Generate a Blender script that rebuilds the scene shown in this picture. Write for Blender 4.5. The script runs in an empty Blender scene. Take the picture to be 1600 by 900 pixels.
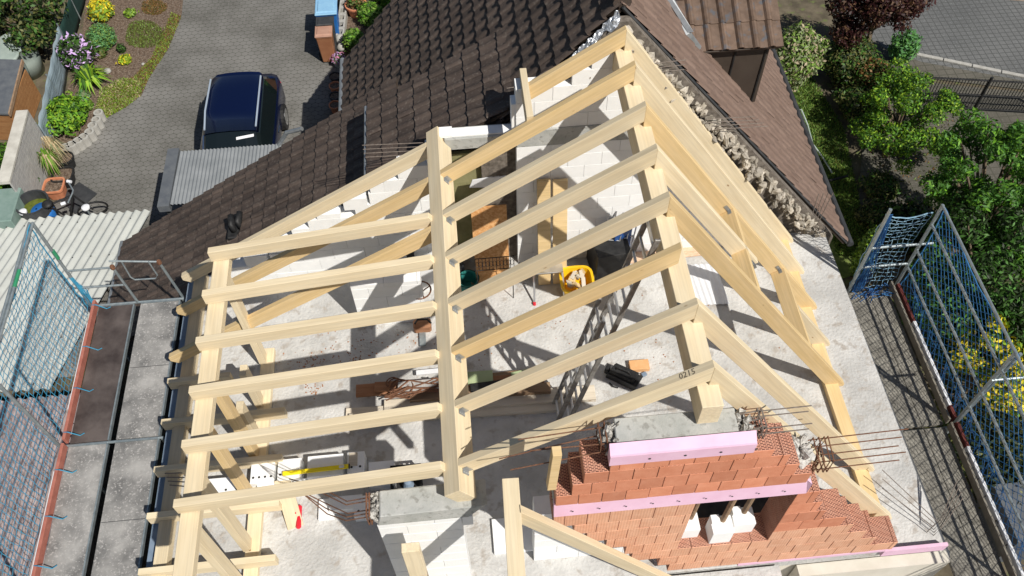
import bpy, math, random
import numpy as np
from mathutils import Vector, Matrix
random.seed(7)
rnd = random.Random(11)
# ---------------------------------------------------------------- camera
SC = bpy.context.scene
COL = SC.collection
FPX = 1377.886
CP = Vector((-2.15605, -2.86272, 7.08471))
CF = Vector((0.0429424, 0.5781808, -0.8147778))
CR = Vector((0.9956311, -0.0924463, -0.0131273))
CU = Vector((0.0829132, 0.8106544, 0.5796247))
cam = bpy.data.cameras.new('camera'); camo = bpy.data.objects.new('camera', cam); COL.objects.link(camo)
cam.sensor_width = 36.0; cam.lens = FPX / 1600 * 36.0; cam.clip_end = 500; cam.clip_start = .05
m3 = Matrix((CR, CU, -CF)).transposed().to_4x4(); m3.translation = CP; camo.matrix_world = m3
SC.camera = camo
# ---------------------------------------------------------------- light
SUN = Vector((.396, -.505, .766)).normalized()
W = bpy.data.worlds.new('World'); SC.world = W; W.use_nodes = True
wn = W.node_tree; bg = wn.nodes['Background']
sky = wn.nodes.new('ShaderNodeTexSky'); sky.sky_type = 'NISHITA'; sky.sun_disc = False
sky.sun_elevation = math.asin(SUN.z); sky.sun_rotation = math.atan2(SUN.x, SUN.y)
wn.links.new(sky.outputs[0], bg.inputs[0]); bg.inputs[1].default_value = 0.056
sl = bpy.data.lights.new('sun', 'SUN'); sl.energy = 5.0; sl.angle = math.radians(.5); sl.color = (1, .955, .88)
so = bpy.data.objects.new('sun', sl); COL.objects.link(so); so.rotation_euler = SUN.to_track_quat('Z', 'Y').to_euler(); so.location = (8, -10, 20)
SC.view_settings.view_transform = 'Standard'; SC.view_settings.look = 'None'
SC.view_settings.exposure = 0.02; SC.view_settings.gamma = 1.0
# ---------------------------------------------------------------- picking real positions along a sight line at a known height / plane
def ray(u, v): return CF + (u - 800) / FPX * CR - (v - 450) / FPX * CU
def at(u, v, x=None, y=None, z=None):
    d = ray(u, v)
    if z is not None: t = (z - CP.z) / d.z
    elif y is not None: t = (y - CP.y) / d.y
    else: t = (x - CP.x) / d.x
    return CP + d * t
def atp(u, v, s, z0):                       # plane z = z0 + s*x
    d = ray(u, v); t = (z0 + s * CP.x - CP.z) / (d.z - s * d.x); return CP + d * t
# ---------------------------------------------------------------- materials
def _n(nt, t, **kw):
    n = nt.nodes.new(t)
    for k, v in kw.items(): setattr(n, k, v)
    return n
def mat(name, c, c2=None, sc=6, rough=.8, bump=.0, bsc=None, metal=0, stretch=(1, 1, 1), lo=.35, hi=.65, attr=0, detail=6, c3=None, sc3=30, spec=.3, coord='Object', orand=0, bdist=.01):
    m = bpy.data.materials.new(name); m.use_nodes = True; nt = m.node_tree
    b = nt.nodes['Principled BSDF']; b.inputs['Roughness'].default_value = rough; b.inputs['Metallic'].default_value = metal
    b.inputs['Specular IOR Level'].default_value = spec
    tc = _n(nt, 'ShaderNodeTexCoord'); mp = _n(nt, 'ShaderNodeMapping'); mp.inputs['Scale'].default_value = stretch
    nt.links.new(tc.outputs[coord], mp.inputs[0])
    def rgb(x): return (x[0], x[1], x[2], 1)
    base = None
    if c2 is not None:
        no = _n(nt, 'ShaderNodeTexNoise'); no.inputs['Scale'].default_value = sc; no.inputs['Detail'].default_value = detail; no.inputs['Roughness'].default_value = .6
        nt.links.new(mp.outputs[0], no.inputs[0])
        r = _n(nt, 'ShaderNodeMapRange'); r.inputs[1].default_value = lo; r.inputs[2].default_value = hi
        nt.links.new(no.outputs[0], r.inputs[0])
        mx = _n(nt, 'ShaderNodeMix', data_type='RGBA'); mx.inputs[6].default_value = rgb(c); mx.inputs[7].default_value = rgb(c2)
        nt.links.new(r.outputs[0], mx.inputs[0]); base = mx.outputs[2]
        if c3 is not None:
            n3 = _n(nt, 'ShaderNodeTexNoise'); n3.inputs['Scale'].default_value = sc3; n3.inputs['Detail'].default_value = 4
            nt.links.new(mp.outputs[0], n3.inputs[0])
            r3 = _n(nt, 'ShaderNodeMapRange'); r3.inputs[1].default_value = .56; r3.inputs[2].default_value = .68
            nt.links.new(n3.outputs[0], r3.inputs[0])
            m2 = _n(nt, 'ShaderNodeMix', data_type='RGBA'); m2.inputs[7].default_value = rgb(c3)
            nt.links.new(r3.outputs[0], m2.inputs[0]); nt.links.new(base, m2.inputs[6]); base = m2.outputs[2]
    def scaled(sock_val, amt, prev):
        # prev * (1-amt/2 + amt*val)
        ma = _n(nt, 'ShaderNodeMath', operation='MULTIPLY_ADD'); ma.inputs[1].default_value = amt; ma.inputs[2].default_value = 1 - amt / 2
        nt.links.new(sock_val, ma.inputs[0])
        vm = _n(nt, 'ShaderNodeVectorMath', operation='SCALE')
        if prev is None: vm.inputs[0].default_value = c
        else: nt.links.new(prev, vm.inputs[0])
        nt.links.new(ma.outputs[0], vm.inputs['Scale']); return vm.outputs[0]
    if attr:
        at_ = _n(nt, 'ShaderNodeAttribute', attribute_name='bc'); base = scaled(at_.outputs['Fac'], attr, base)
    if orand:
        oi = _n(nt, 'ShaderNodeObjectInfo'); base = scaled(oi.outputs['Random'], orand, base)
    if base is None: b.inputs['Base Color'].default_value = rgb(c)
    else: nt.links.new(base, b.inputs['Base Color'])
    if bump:
        nb = _n(nt, 'ShaderNodeTexNoise'); nb.inputs['Scale'].default_value = bsc or sc * 4; nb.inputs['Detail'].default_value = 6
        nt.links.new(mp.outputs[0], nb.inputs[0])
        bp = _n(nt, 'ShaderNodeBump'); bp.inputs['Strength'].default_value = bump; bp.inputs['Distance'].default_value = bdist
        nt.links.new(nb.outputs[0], bp.inputs['Height']); nt.links.new(bp.outputs[0], b.inputs['Normal'])
    return m
def woodmat(name, c, c2, kn=(.30, .17, .07), rnd_=.22, rough=.62):
    m = mat(name, c, c2, sc=3.0, rough=rough, stretch=(.5, 3.5, 3.5), lo=.3, hi=.7, bump=.08, bsc=16, orand=rnd_, detail=5)
    nt = m.node_tree; b = nt.nodes['Principled BSDF']
    # per-beam shift so that no two beams share their grain
    tc = [n for n in nt.nodes if n.type == 'TEX_COORD'][0]; mp = [n for n in nt.nodes if n.type == 'MAPPING'][0]
    oi = _n(nt, 'ShaderNodeObjectInfo'); cx = _n(nt, 'ShaderNodeVectorMath', operation='SCALE'); cx.inputs[0].default_value = (37, 11, 5)
    nt.links.new(oi.outputs['Random'], cx.inputs['Scale']); nt.links.new(cx.outputs[0], mp.inputs['Location'])
    # growth-ring streaks
    wv = _n(nt, 'ShaderNodeTexNoise'); wv.inputs['Scale'].default_value = 9; wv.inputs['Detail'].default_value = 2
    m2 = _n(nt, 'ShaderNodeMapping'); m2.inputs['Scale'].default_value = (.12, 4, 4); nt.links.new(tc.outputs['Object'], m2.inputs[0]); nt.links.new(cx.outputs[0], m2.inputs['Location'])
    nt.links.new(m2.outputs[0], wv.inputs[0])
    rr = _n(nt, 'ShaderNodeMapRange'); rr.inputs[1].default_value = .42; rr.inputs[2].default_value = .6; rr.inputs[3].default_value = .93; rr.inputs[4].default_value = 1.03
    nt.links.new(wv.outputs[0], rr.inputs[0])
    # knots
    vo = _n(nt, 'ShaderNodeTexVoronoi'); vo.inputs['Scale'].default_value = 2.6; m4 = _n(nt, 'ShaderNodeMapping'); m4.inputs['Scale'].default_value = (.6, 1.3, 1.3)
    nt.links.new(tc.outputs['Object'], m4.inputs[0]); nt.links.new(cx.outputs[0], m4.inputs['Location']); nt.links.new(m4.outputs[0], vo.inputs[0])
    kr = _n(nt, 'ShaderNodeMapRange'); kr.inputs[1].default_value = .02; kr.inputs[2].default_value = .055; kr.inputs[3].default_value = 1; kr.inputs[4].default_value = 0
    nt.links.new(vo.outputs['Distance'], kr.inputs[0])
    src = b.inputs['Base Color'].links[0].from_socket
    vm = _n(nt, 'ShaderNodeVectorMath', operation='SCALE'); nt.links.new(src, vm.inputs[0]); nt.links.new(rr.outputs[0], vm.inputs['Scale'])
    mx = _n(nt, 'ShaderNodeMix', data_type='RGBA'); mx.inputs[7].default_value = (*kn, 1); nt.links.new(vm.outputs[0], mx.inputs[6]); nt.links.new(kr.outputs[0], mx.inputs[0])
    nt.links.new(mx.outputs[2], b.inputs['Base Color'])
    return m
M = {}
M['spruce'] = woodmat('spruce', (.67, .55, .36), (.73, .625, .44))
M['gold'] = woodmat('golden_spruce', (.62, .45, .22), (.69, .52, .29))
M['oldwood'] = woodmat('old_wood', (.24, .15, .09), (.36, .25, .16), rnd_=.5, rough=.8)
M['redwood'] = woodmat('brown_wood', (.26, .12, .06), (.35, .18, .10), rnd_=.3, rough=.8)
M['pale'] = woodmat('pale_board', (.55, .48, .38), (.66, .6, .5), rnd_=.3, rough=.8)
M['slab'] = mat('slab_concrete', (.435, .43, .415), (.60, .592, .572), sc=1.8, rough=.9, bump=.8, bsc=24, c3=(.40, .37, .335), sc3=6.5, detail=9, bdist=.02)
M['conc'] = mat('grey_concrete', (.36, .37, .35), (.46, .46, .44), sc=5, rough=.9, bump=.5, bsc=50, c3=(.28, .28, .26), sc3=14)
M['roughconc'] = mat('rough_concrete', (.22, .21, .19), (.55, .53, .49), sc=22, rough=.95, bump=1.0, bsc=30, bdist=.04, lo=.42, hi=.58)
M['white'] = mat('aerated_block', (.83, .835, .83), (.88, .885, .88), sc=5, rough=.9, attr=.05, bump=.25, bsc=60)
M['render'] = mat('cream_render', (.60, .56, .48), (.68, .64, .56), sc=3, rough=.9, bump=.2, bsc=50)
M['foam'] = mat('pink_foam', (.72, .46, .60), (.77, .52, .66), sc=4, rough=.7)
M['clay'] = mat('clay_block', (.57, .215, .12), (.65, .275, .165), sc=9, rough=.85, attr=.36, bump=.3, bsc=60, lo=.3, hi=.7)
M['claypale'] = mat('pale_clay_block', (.66, .345, .215), (.72, .41, .27), sc=9, rough=.85, attr=.16, bump=.2, bsc=60)
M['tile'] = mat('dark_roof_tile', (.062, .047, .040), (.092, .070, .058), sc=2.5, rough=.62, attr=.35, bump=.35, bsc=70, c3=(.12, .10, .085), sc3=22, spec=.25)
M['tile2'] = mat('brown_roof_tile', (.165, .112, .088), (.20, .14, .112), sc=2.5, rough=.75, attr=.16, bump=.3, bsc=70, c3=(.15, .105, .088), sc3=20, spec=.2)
M['tile3'] = mat('dormer_tile', (.105, .070, .050), (.165, .112, .082), sc=7, rough=.7, attr=.4, bump=.3, bsc=70, c3=(.10, .10, .11), sc3=8)
M['stone'] = mat('rubble', (.30, .265, .21), (.44, .40, .34), sc=8, rough=.95, attr=.8, bump=.4, bsc=60, c3=(.16, .13, .10), sc3=26)
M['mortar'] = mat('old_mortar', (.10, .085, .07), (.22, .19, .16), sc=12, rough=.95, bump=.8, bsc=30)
M['zinc'] = mat('zinc', (.34, .36, .37), (.48, .50, .51), sc=7, rough=.42, metal=.7)
M['steel'] = mat('galvanised_steel', (.28, .33, .35), (.42, .47, .48), sc=12, rough=.45, metal=.6)
M['alu'] = mat('aluminium', (.60, .61, .62), (.7, .71, .72), sc=10, rough=.35, metal=.85)
M['alumdull'] = mat('dull_aluminium', (.27, .25, .23), (.42, .41, .39), sc=12, rough=.5, metal=.6)
M['rust'] = mat('rusty_bar', (.13, .06, .035), (.24, .12, .07), sc=30, rough=.8, metal=.2)
M['bar'] = mat('rebar', (.16, .13, .11), (.26, .22, .19), sc=30, rough=.7, metal=.3)
M['darkply'] = mat('dark_plywood', (.045, .035, .033), (.115, .095, .088), sc=2.2, rough=.6, bump=.1, detail=12)
M['greyply'] = mat('grey_plywood', (.14, .138, .135), (.36, .35, .335), sc=2.6, rough=.75, c3=(.40, .385, .37), sc3=34, bump=.1, detail=15, lo=.34, hi=.68)
M['toered'] = mat('red_toe_board', (.34, .115, .085), (.42, .16, .12), sc=8, rough=.7)
M['toedark'] = mat('maroon_paint', (.10, .022, .018), (.14, .035, .028), sc=8, rough=.7)
M['bwhite'] = mat('white_banner', (.74, .75, .77), (.68, .69, .71), sc=6, rough=.6)
M['black'] = mat('black_rubber', (.012, .012, .013), (.03, .03, .03), sc=8, rough=.55)
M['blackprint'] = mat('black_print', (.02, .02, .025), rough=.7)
M['net'] = mat('blue_net', (.03, .20, .34), (.06, .29, .44), sc=5, rough=.6)
M['netdeep'] = mat('deep_blue_net', (.012, .07, .24), (.04, .16, .36), sc=9, rough=.7)
M['netpale'] = mat('pale_blue_net', (.16, .32, .45), (.30, .45, .55), sc=9, rough=.7)
M['netstrand'] = mat('faded_blue_net', (.035, .15, .36), (.06, .22, .46), sc=5, rough=.6)
M['green'] = mat('green_plastic', (.03, .23, .11), (.05, .28, .14), sc=6, rough=.5)
M['sheetgrey'] = mat('grey_corrugated', (.20, .215, .225), (.27, .285, .295), sc=2, rough=.5, stretch=(1, 1, 1), spec=.4)
M['fascia'] = mat('slate_fascia', (.09, .10, .115), (.13, .14, .15), sc=5, rough=.6)
M['sheetwhite'] = mat('white_corrugated', (.42, .435, .41), (.50, .515, .485), sc=1.5, rough=.75, c3=(.44, .45, .42), sc3=5, stretch=(1, 1, 1))
M['sheetpink'] = mat('weathered_corrugated', (.30, .24, .235), (.42, .35, .34), sc=3, rough=.75, c3=(.22, .19, .18), sc3=9)
M['carblue'] = mat('navy_paint', (.004, .010, .046), rough=.18, metal=.3, spec=.5)
M['railpaint'] = mat('pale_rail', (.32, .38, .46), rough=.4)
M['glass'] = mat('dark_glass', (.006, .010, .011), rough=.05, spec=.8)
M['chrome'] = mat('chrome', (.7, .72, .74), rough=.15, metal=1)
M['binblue'] = mat('blue_bin', (.02, .13, .42), (.03, .17, .50), sc=5, rough=.45)
M['binlid'] = mat('pale_blue_lid', (.22, .42, .62), (.28, .5, .68), sc=5, rough=.45)
M['binbrown'] = mat('brown_bin', (.26, .11, .055), (.31, .14, .07), sc=5, rough=.5)
M['binpale'] = mat('faded_brown_lid', (.38, .21, .15), (.44, .26, .19), sc=5, rough=.5)
M['charcoal'] = mat('charcoal_plastic', (.035, .037, .04), (.055, .057, .06), sc=6, rough=.5)
M['terra'] = mat('terracotta', (.50, .18, .09), (.58, .24, .13), sc=9, rough=.8)
M['soil'] = mat('mulch', (.075, .048, .032), (.20, .145, .105), sc=16, rough=.95, bump=1, bsc=40, c3=(.32, .27, .22), sc3=34, bdist=.03, detail=9)
M['dirt'] = mat('earth', (.075, .062, .042), (.15, .125, .085), sc=3, rough=.95, bump=.6, bsc=30, c3=(.12, .14, .05), sc3=5)
M['gardenwood'] = woodmat('shed_wood', (.30, .14, .055), (.40, .21, .09), rnd_=.1)
M['tarp'] = mat('grey_blue_tarp', (.20, .26, .30), (.27, .34, .38), sc=2, rough=.6, stretch=(3, .6, 3), bump=.6, bsc=5, bdist=.05)
M['meshgreen'] = mat('dark_green_screen', (.008, .03, .025), (.013, .042, .035), sc=6, rough=.8)
M['greyfence'] = mat('weathered_boards', (.33, .32, .31), (.47, .46, .44), sc=6, rough=.9, stretch=(6, .6, 6), bump=.3)
M['whitewashed'] = mat('whitewashed_concrete', (.45, .43, .38), (.58, .56, .5), sc=4, rough=.9, bump=.4)
M['palgreen'] = mat('grey_green_plastic', (.28, .34, .31), (.36, .42, .38), sc=4, rough=.5)
M['panelgreen'] = mat('faded_green_panel', (.16, .24, .21), (.22, .3, .27), sc=4, rough=.6)
M['algae'] = mat('algae_water', (.07, .09, .012), (.14, .16, .03), sc=9, rough=.4)
M['kerb'] = mat('pale_kerb_concrete', (.33, .32, .29), (.42, .41, .38), sc=9, rough=.9, bump=.4)
M['clad'] = mat('brown_cladding', (.050, .038, .030), (.062, .048, .038), sc=3, rough=.5)
M['osb'] = mat('osb_board', (.50, .24, .085), (.66, .38, .17), sc=22, rough=.8, stretch=(1, 2.2, 1), lo=.4, hi=.6, bump=.2)
M['osbpale'] = mat('pale_osb', (.60, .40, .26), (.72, .52, .37), sc=22, rough=.8, stretch=(1, 2.2, 1), lo=.4, hi=.6)
M['olive'] = mat('olive_mineral_wool', (.20, .19, .085), (.27, .255, .13), sc=4, rough=.95, bump=.4)
M['yellow'] = mat('yellow_plastic', (.82, .48, .01), (.86, .52, .02), sc=4, rough=.4)
M['levelyellow'] = mat('yellow_level', (.88, .70, .02), rough=.4)
M['red'] = mat('red_plastic', (.62, .015, .03), (.7, .03, .05), sc=8, rough=.45)
M['teal'] = mat('teal_plastic', (.02, .14, .13), (.04, .24, .21), sc=7, rough=.4)
M['foil'] = mat('silver_foil', (.55, .58, .62), (.75, .77, .8), sc=20, rough=.3, metal=.6, bump=1, bsc=18, bdist=.04)
M['blueplastic'] = mat('deep_blue_plastic', (.02, .06, .22), (.03, .1, .3), sc=7, rough=.4)
M['blueboard'] = mat('blue_grey_membrane', (.16, .22, .30), (.22, .28, .36), sc=4, rough=.7)
M['palegreenboard'] = mat('pale_green_board', (.33, .40, .22), (.4, .47, .28), sc=4, rough=.8)
M['bark'] = mat('bark', (.10, .075, .05), (.17, .13, .09), sc=14, rough=.95, bump=.6)
M['lawn'] = mat('lawn_ground', (.07, .11, .022), (.15, .19, .05), sc=3, rough=.95, bump=.5, bsc=60)
def leafmat(name, c, rough=.55):
    m = mat(name, c, tuple(min(1, k * 1.35) for k in c), sc=9, rough=rough, attr=.7, lo=.3, hi=.7)
    nt = m.node_tree; b = nt.nodes['Principled BSDF']; b.inputs['Subsurface Weight'].default_value = 0
    tr = _n(nt, 'ShaderNodeBsdfTranslucent'); tr.inputs[0].default_value = (c[0] * 1.4, c[1] * 1.5, c[2], 1)
    mx = _n(nt, 'ShaderNodeMixShader'); mx.inputs[0].default_value = .22
    out = nt.nodes['Material Output']; nt.links.new(b.outputs[0], mx.inputs[1]); nt.links.new(tr.outputs[0], mx.inputs[2]); nt.links.new(mx.outputs[0], out.inputs[0])
    return m
L = {k: leafmat('leaf_' + k, c) for k, c in dict(dark=(.018, .032, .010), mid=(.045, .11, .016), bright=(.11, .25, .018), lime=(.21, .33, .025), olive=(.11, .115, .035),
     red=(.035, .010, .010), pale=(.21, .25, .13), cream=(.34, .28, .19), yellow=(.62, .50, .03), lilac=(.55, .38, .66), dome=(.10, .24, .085), moss=(.095, .105, .022), rusty=(.19, .10, .035), straw=(.45, .36, .22), conifer=(.065, .17, .030), pink=(.45, .18, .28), brown=(.10, .055, .03), grass=(.15, .24, .045)).items()}
# hexagonal pavers
def paver(name, sc, hexa=True, c=(.105, .101, .091), c2=(.215, .208, .195), j=(.064, .065, .052)):
    m = mat(name, c, c2, sc=.55, rough=.9, c3=tuple(k * 1.9 for k in c), sc3=26, detail=12, bump=.25, bsc=60, lo=.38, hi=.66)
    nt = m.node_tree; b = nt.nodes['Principled BSDF']; tc = [n for n in nt.nodes if n.type == 'TEX_COORD'][0]
    src = b.inputs['Base Color'].links[0].from_socket
    if hexa:
        # hexagon lattice: distance to the nearest of two interleaved rectangular grids
        sx, sy = sc, sc * 1.732
        def grid(off):
            a = _n(nt, 'ShaderNodeVectorMath', operation='ADD'); a.inputs[1].default_value = off; nt.links.new(tc.outputs['Object'], a.inputs[0])
            d = _n(nt, 'ShaderNodeVectorMath', operation='MODULO' if False else 'WRAP'); d.inputs[1].default_value = (sx / 2, sy / 2, 1e3); d.inputs[2].default_value = (-sx / 2, -sy / 2, -1e3)
            nt.links.new(a.outputs[0], d.inputs[0])
            f = _n(nt, 'ShaderNodeVectorMath', operation='MULTIPLY'); f.inputs[1].default_value = (1, 1, 0); nt.links.new(d.outputs[0], f.inputs[0])
            l = _n(nt, 'ShaderNodeVectorMath', operation='LENGTH'); nt.links.new(f.outputs[0], l.inputs[0]); return l.outputs['Value']
        g1, g2 = grid((0, 0, 0)), grid((sx / 2, sy / 2, 0))
        df = _n(nt, 'ShaderNodeMath', operation='SUBTRACT'); nt.links.new(g1, df.inputs[0]); nt.links.new(g2, df.inputs[1])
        ab = _n(nt, 'ShaderNodeMath', operation='ABSOLUTE'); nt.links.new(df.outputs[0], ab.inputs[0])
        # third direction joints
        v = ab.outputs[0]; r = _n(nt, 'ShaderNodeMapRange'); r.inputs[1].default_value = .0; r.inputs[2].default_value = sc * .12
        nt.links.new(v, r.inputs[0]); f1 = r.outputs[0]
        gx = _n(nt, 'ShaderNodeMath', operation='MINIMUM'); nt.links.new(g1, gx.inputs[0]); nt.links.new(g2, gx.inputs[1])
        r2 = _n(nt, 'ShaderNodeMapRange'); r2.inputs[1].default_value = sc * .47; r2.inputs[2].default_value = sc * .54; r2.inputs[3].default_value = 1; r2.inputs[4].default_value = 0
        nt.links.new(gx.outputs[0], r2.inputs[0])
        mn = _n(nt, 'ShaderNodeMath', operation='MINIMUM'); nt.links.new(f1, mn.inputs[0]); nt.links.new(r2.outputs[0], mn.inputs[1]); fac = mn.outputs[0]
    else:
        br = _n(nt, 'ShaderNodeTexBrick'); br.inputs['Scale'].default_value = 1; br.inputs['Brick Width'].default_value = sc; br.inputs['Row Height'].default_value = sc * .9
        br.inputs['Mortar Size'].default_value = .012; br.offset = 0; br.inputs['Color1'].default_value = (1, 1, 1, 1); br.inputs['Color2'].default_value = (.85, .85, .85, 1); br.inputs['Mortar'].default_value = (0, 0, 0, 1)
        nt.links.new(tc.outputs['Object'], br.inputs[0]); fac = br.outputs[0]
    mx = _n(nt, 'ShaderNodeMix', data_type='RGBA'); mx.inputs[6].default_value = (*j, 1)
    nt.links.new(fac, mx.inputs[0]); nt.links.new(src, mx.inputs[7]); nt.links.new(mx.outputs[2], b.inputs['Base Color'])
    return m
M['hex'] = paver('hexagonal_pavers', .165)
M['street'] = paver('street_pavers', .17, False, c=(.105, .108, .108), c2=(.15, .152, .150), j=(.075, .077, .075))
M['yard'] = paver('yard_pavers', .22, False, c=(.085, .08, .066), c2=(.13, .12, .10), j=(.07, .068, .052))
M['path'] = mat('pinkish_gravel', (.22, .17, .13), (.30, .24, .19), sc=8, rough=.95)
# perforated clay block faces: rows of narrow dark slots
def perf(name, rotz=False):
    m = mat(name, (.66, .31, .21), (.72, .38, .27), sc=12, rough=.9)
    nt = m.node_tree; b = nt.nodes['Principled BSDF']; tc = [n for n in nt.nodes if n.type == 'TEX_COORD'][0]
    br = _n(nt, 'ShaderNodeTexBrick'); br.inputs['Scale'].default_value = 1; br.inputs['Brick Width'].default_value = .042; br.inputs['Row Height'].default_value = .0165
    br.inputs['Mortar Size'].default_value = .0042; br.inputs['Mortar Smooth'].default_value = .1
    br.inputs['Color1'].default_value = (0, 0, 0, 1); br.inputs['Color2'].default_value = (0, 0, 0, 1); br.inputs['Mortar'].default_value = (1, 1, 1, 1)
    nt.links.new(tc.outputs['Object'], br.inputs[0])
    src = b.inputs['Base Color'].links[0].from_socket
    mx = _n(nt, 'ShaderNodeMix', data_type='RGBA'); mx.inputs[6].default_value = (.045, .014, .01, 1)
    nt.links.new(br.outputs[0], mx.inputs[0]); nt.links.new(src, mx.inputs[7]); nt.links.new(mx.outputs[2], b.inputs['Base Color'])
    bp = _n(nt, 'ShaderNodeBump'); bp.inputs['Strength'].default_value = .8; bp.inputs['Distance'].default_value = .01; nt.links.new(br.outputs[0], bp.inputs['Height']); nt.links.new(bp.outputs[0], b.inputs['Normal'])
    return m
M['perf'] = perf('perforated_clay')
# ribbed pale clay: fine vertical grooves
def ribbed():
    m = M['claypale']; nt = m.node_tree; b = nt.nodes['Principled BSDF']; tc = [n for n in nt.nodes if n.type == 'TEX_COORD'][0]
    wv = _n(nt, 'ShaderNodeTexWave'); wv.inputs['Scale'].default_value = 9.5; wv.bands_direction = 'X'; nt.links.new(tc.outputs['Object'], wv.inputs[0])
    r = _n(nt, 'ShaderNodeMapRange'); r.inputs[3].default_value = .95; r.inputs[4].default_value = 1.02; nt.links.new(wv.outputs['Fac'], r.inputs[0])
    src = b.inputs['Base Color'].links[0].from_socket; vm = _n(nt, 'ShaderNodeVectorMath', operation='SCALE'); nt.links.new(src, vm.inputs[0]); nt.links.new(r.outputs[0], vm.inputs['Scale'])
    nt.links.new(vm.outputs[0], b.inputs['Base Color'])
    bp = _n(nt, 'ShaderNodeBump'); bp.inputs['Strength'].default_value = .3; bp.inputs['Distance'].default_value = .006; nt.links.new(wv.outputs['Fac'], bp.inputs['Height']); nt.links.new(bp.outputs[0], b.inputs['Normal'])
ribbed()
# textured deck of the right-hand scaffold: honeycomb print
def deckmat():
    m = mat('honeycomb_deck', (.15, .14, .12), (.25, .235, .20), sc=4, rough=.75, detail=9)
    nt = m.node_tree; b = nt.nodes['Principled BSDF']; tc = [n for n in nt.nodes if n.type == 'TEX_COORD'][0]
    vo = _n(nt, 'ShaderNodeTexVoronoi'); vo.feature = 'DISTANCE_TO_EDGE'; vo.inputs['Scale'].default_value = 17; nt.links.new(tc.outputs['Object'], vo.inputs[0])
    r = _n(nt, 'ShaderNodeMapRange'); r.inputs[1].default_value = .02; r.inputs[2].default_value = .14; r.inputs[3].default_value = .68; r.inputs[4].default_value = 1.12; nt.links.new(vo.outputs[0], r.inputs[0])
    src = b.inputs['Base Color'].links[0].from_socket; vm = _n(nt, 'ShaderNodeVectorMath', operation='SCALE'); nt.links.new(src, vm.inputs[0]); nt.links.new(r.outputs[0], vm.inputs['Scale'])
    nt.links.new(vm.outputs[0], b.inputs['Base Color'])
    bp = _n(nt, 'ShaderNodeBump'); bp.inputs['Strength'].default_value = .9; bp.inputs['Distance'].default_value = .012; nt.links.new(vo.outputs[0], bp.inputs['Height']); nt.links.new(bp.outputs[0], b.inputs['Normal'])
    return m
M['deck'] = deckmat()
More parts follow.
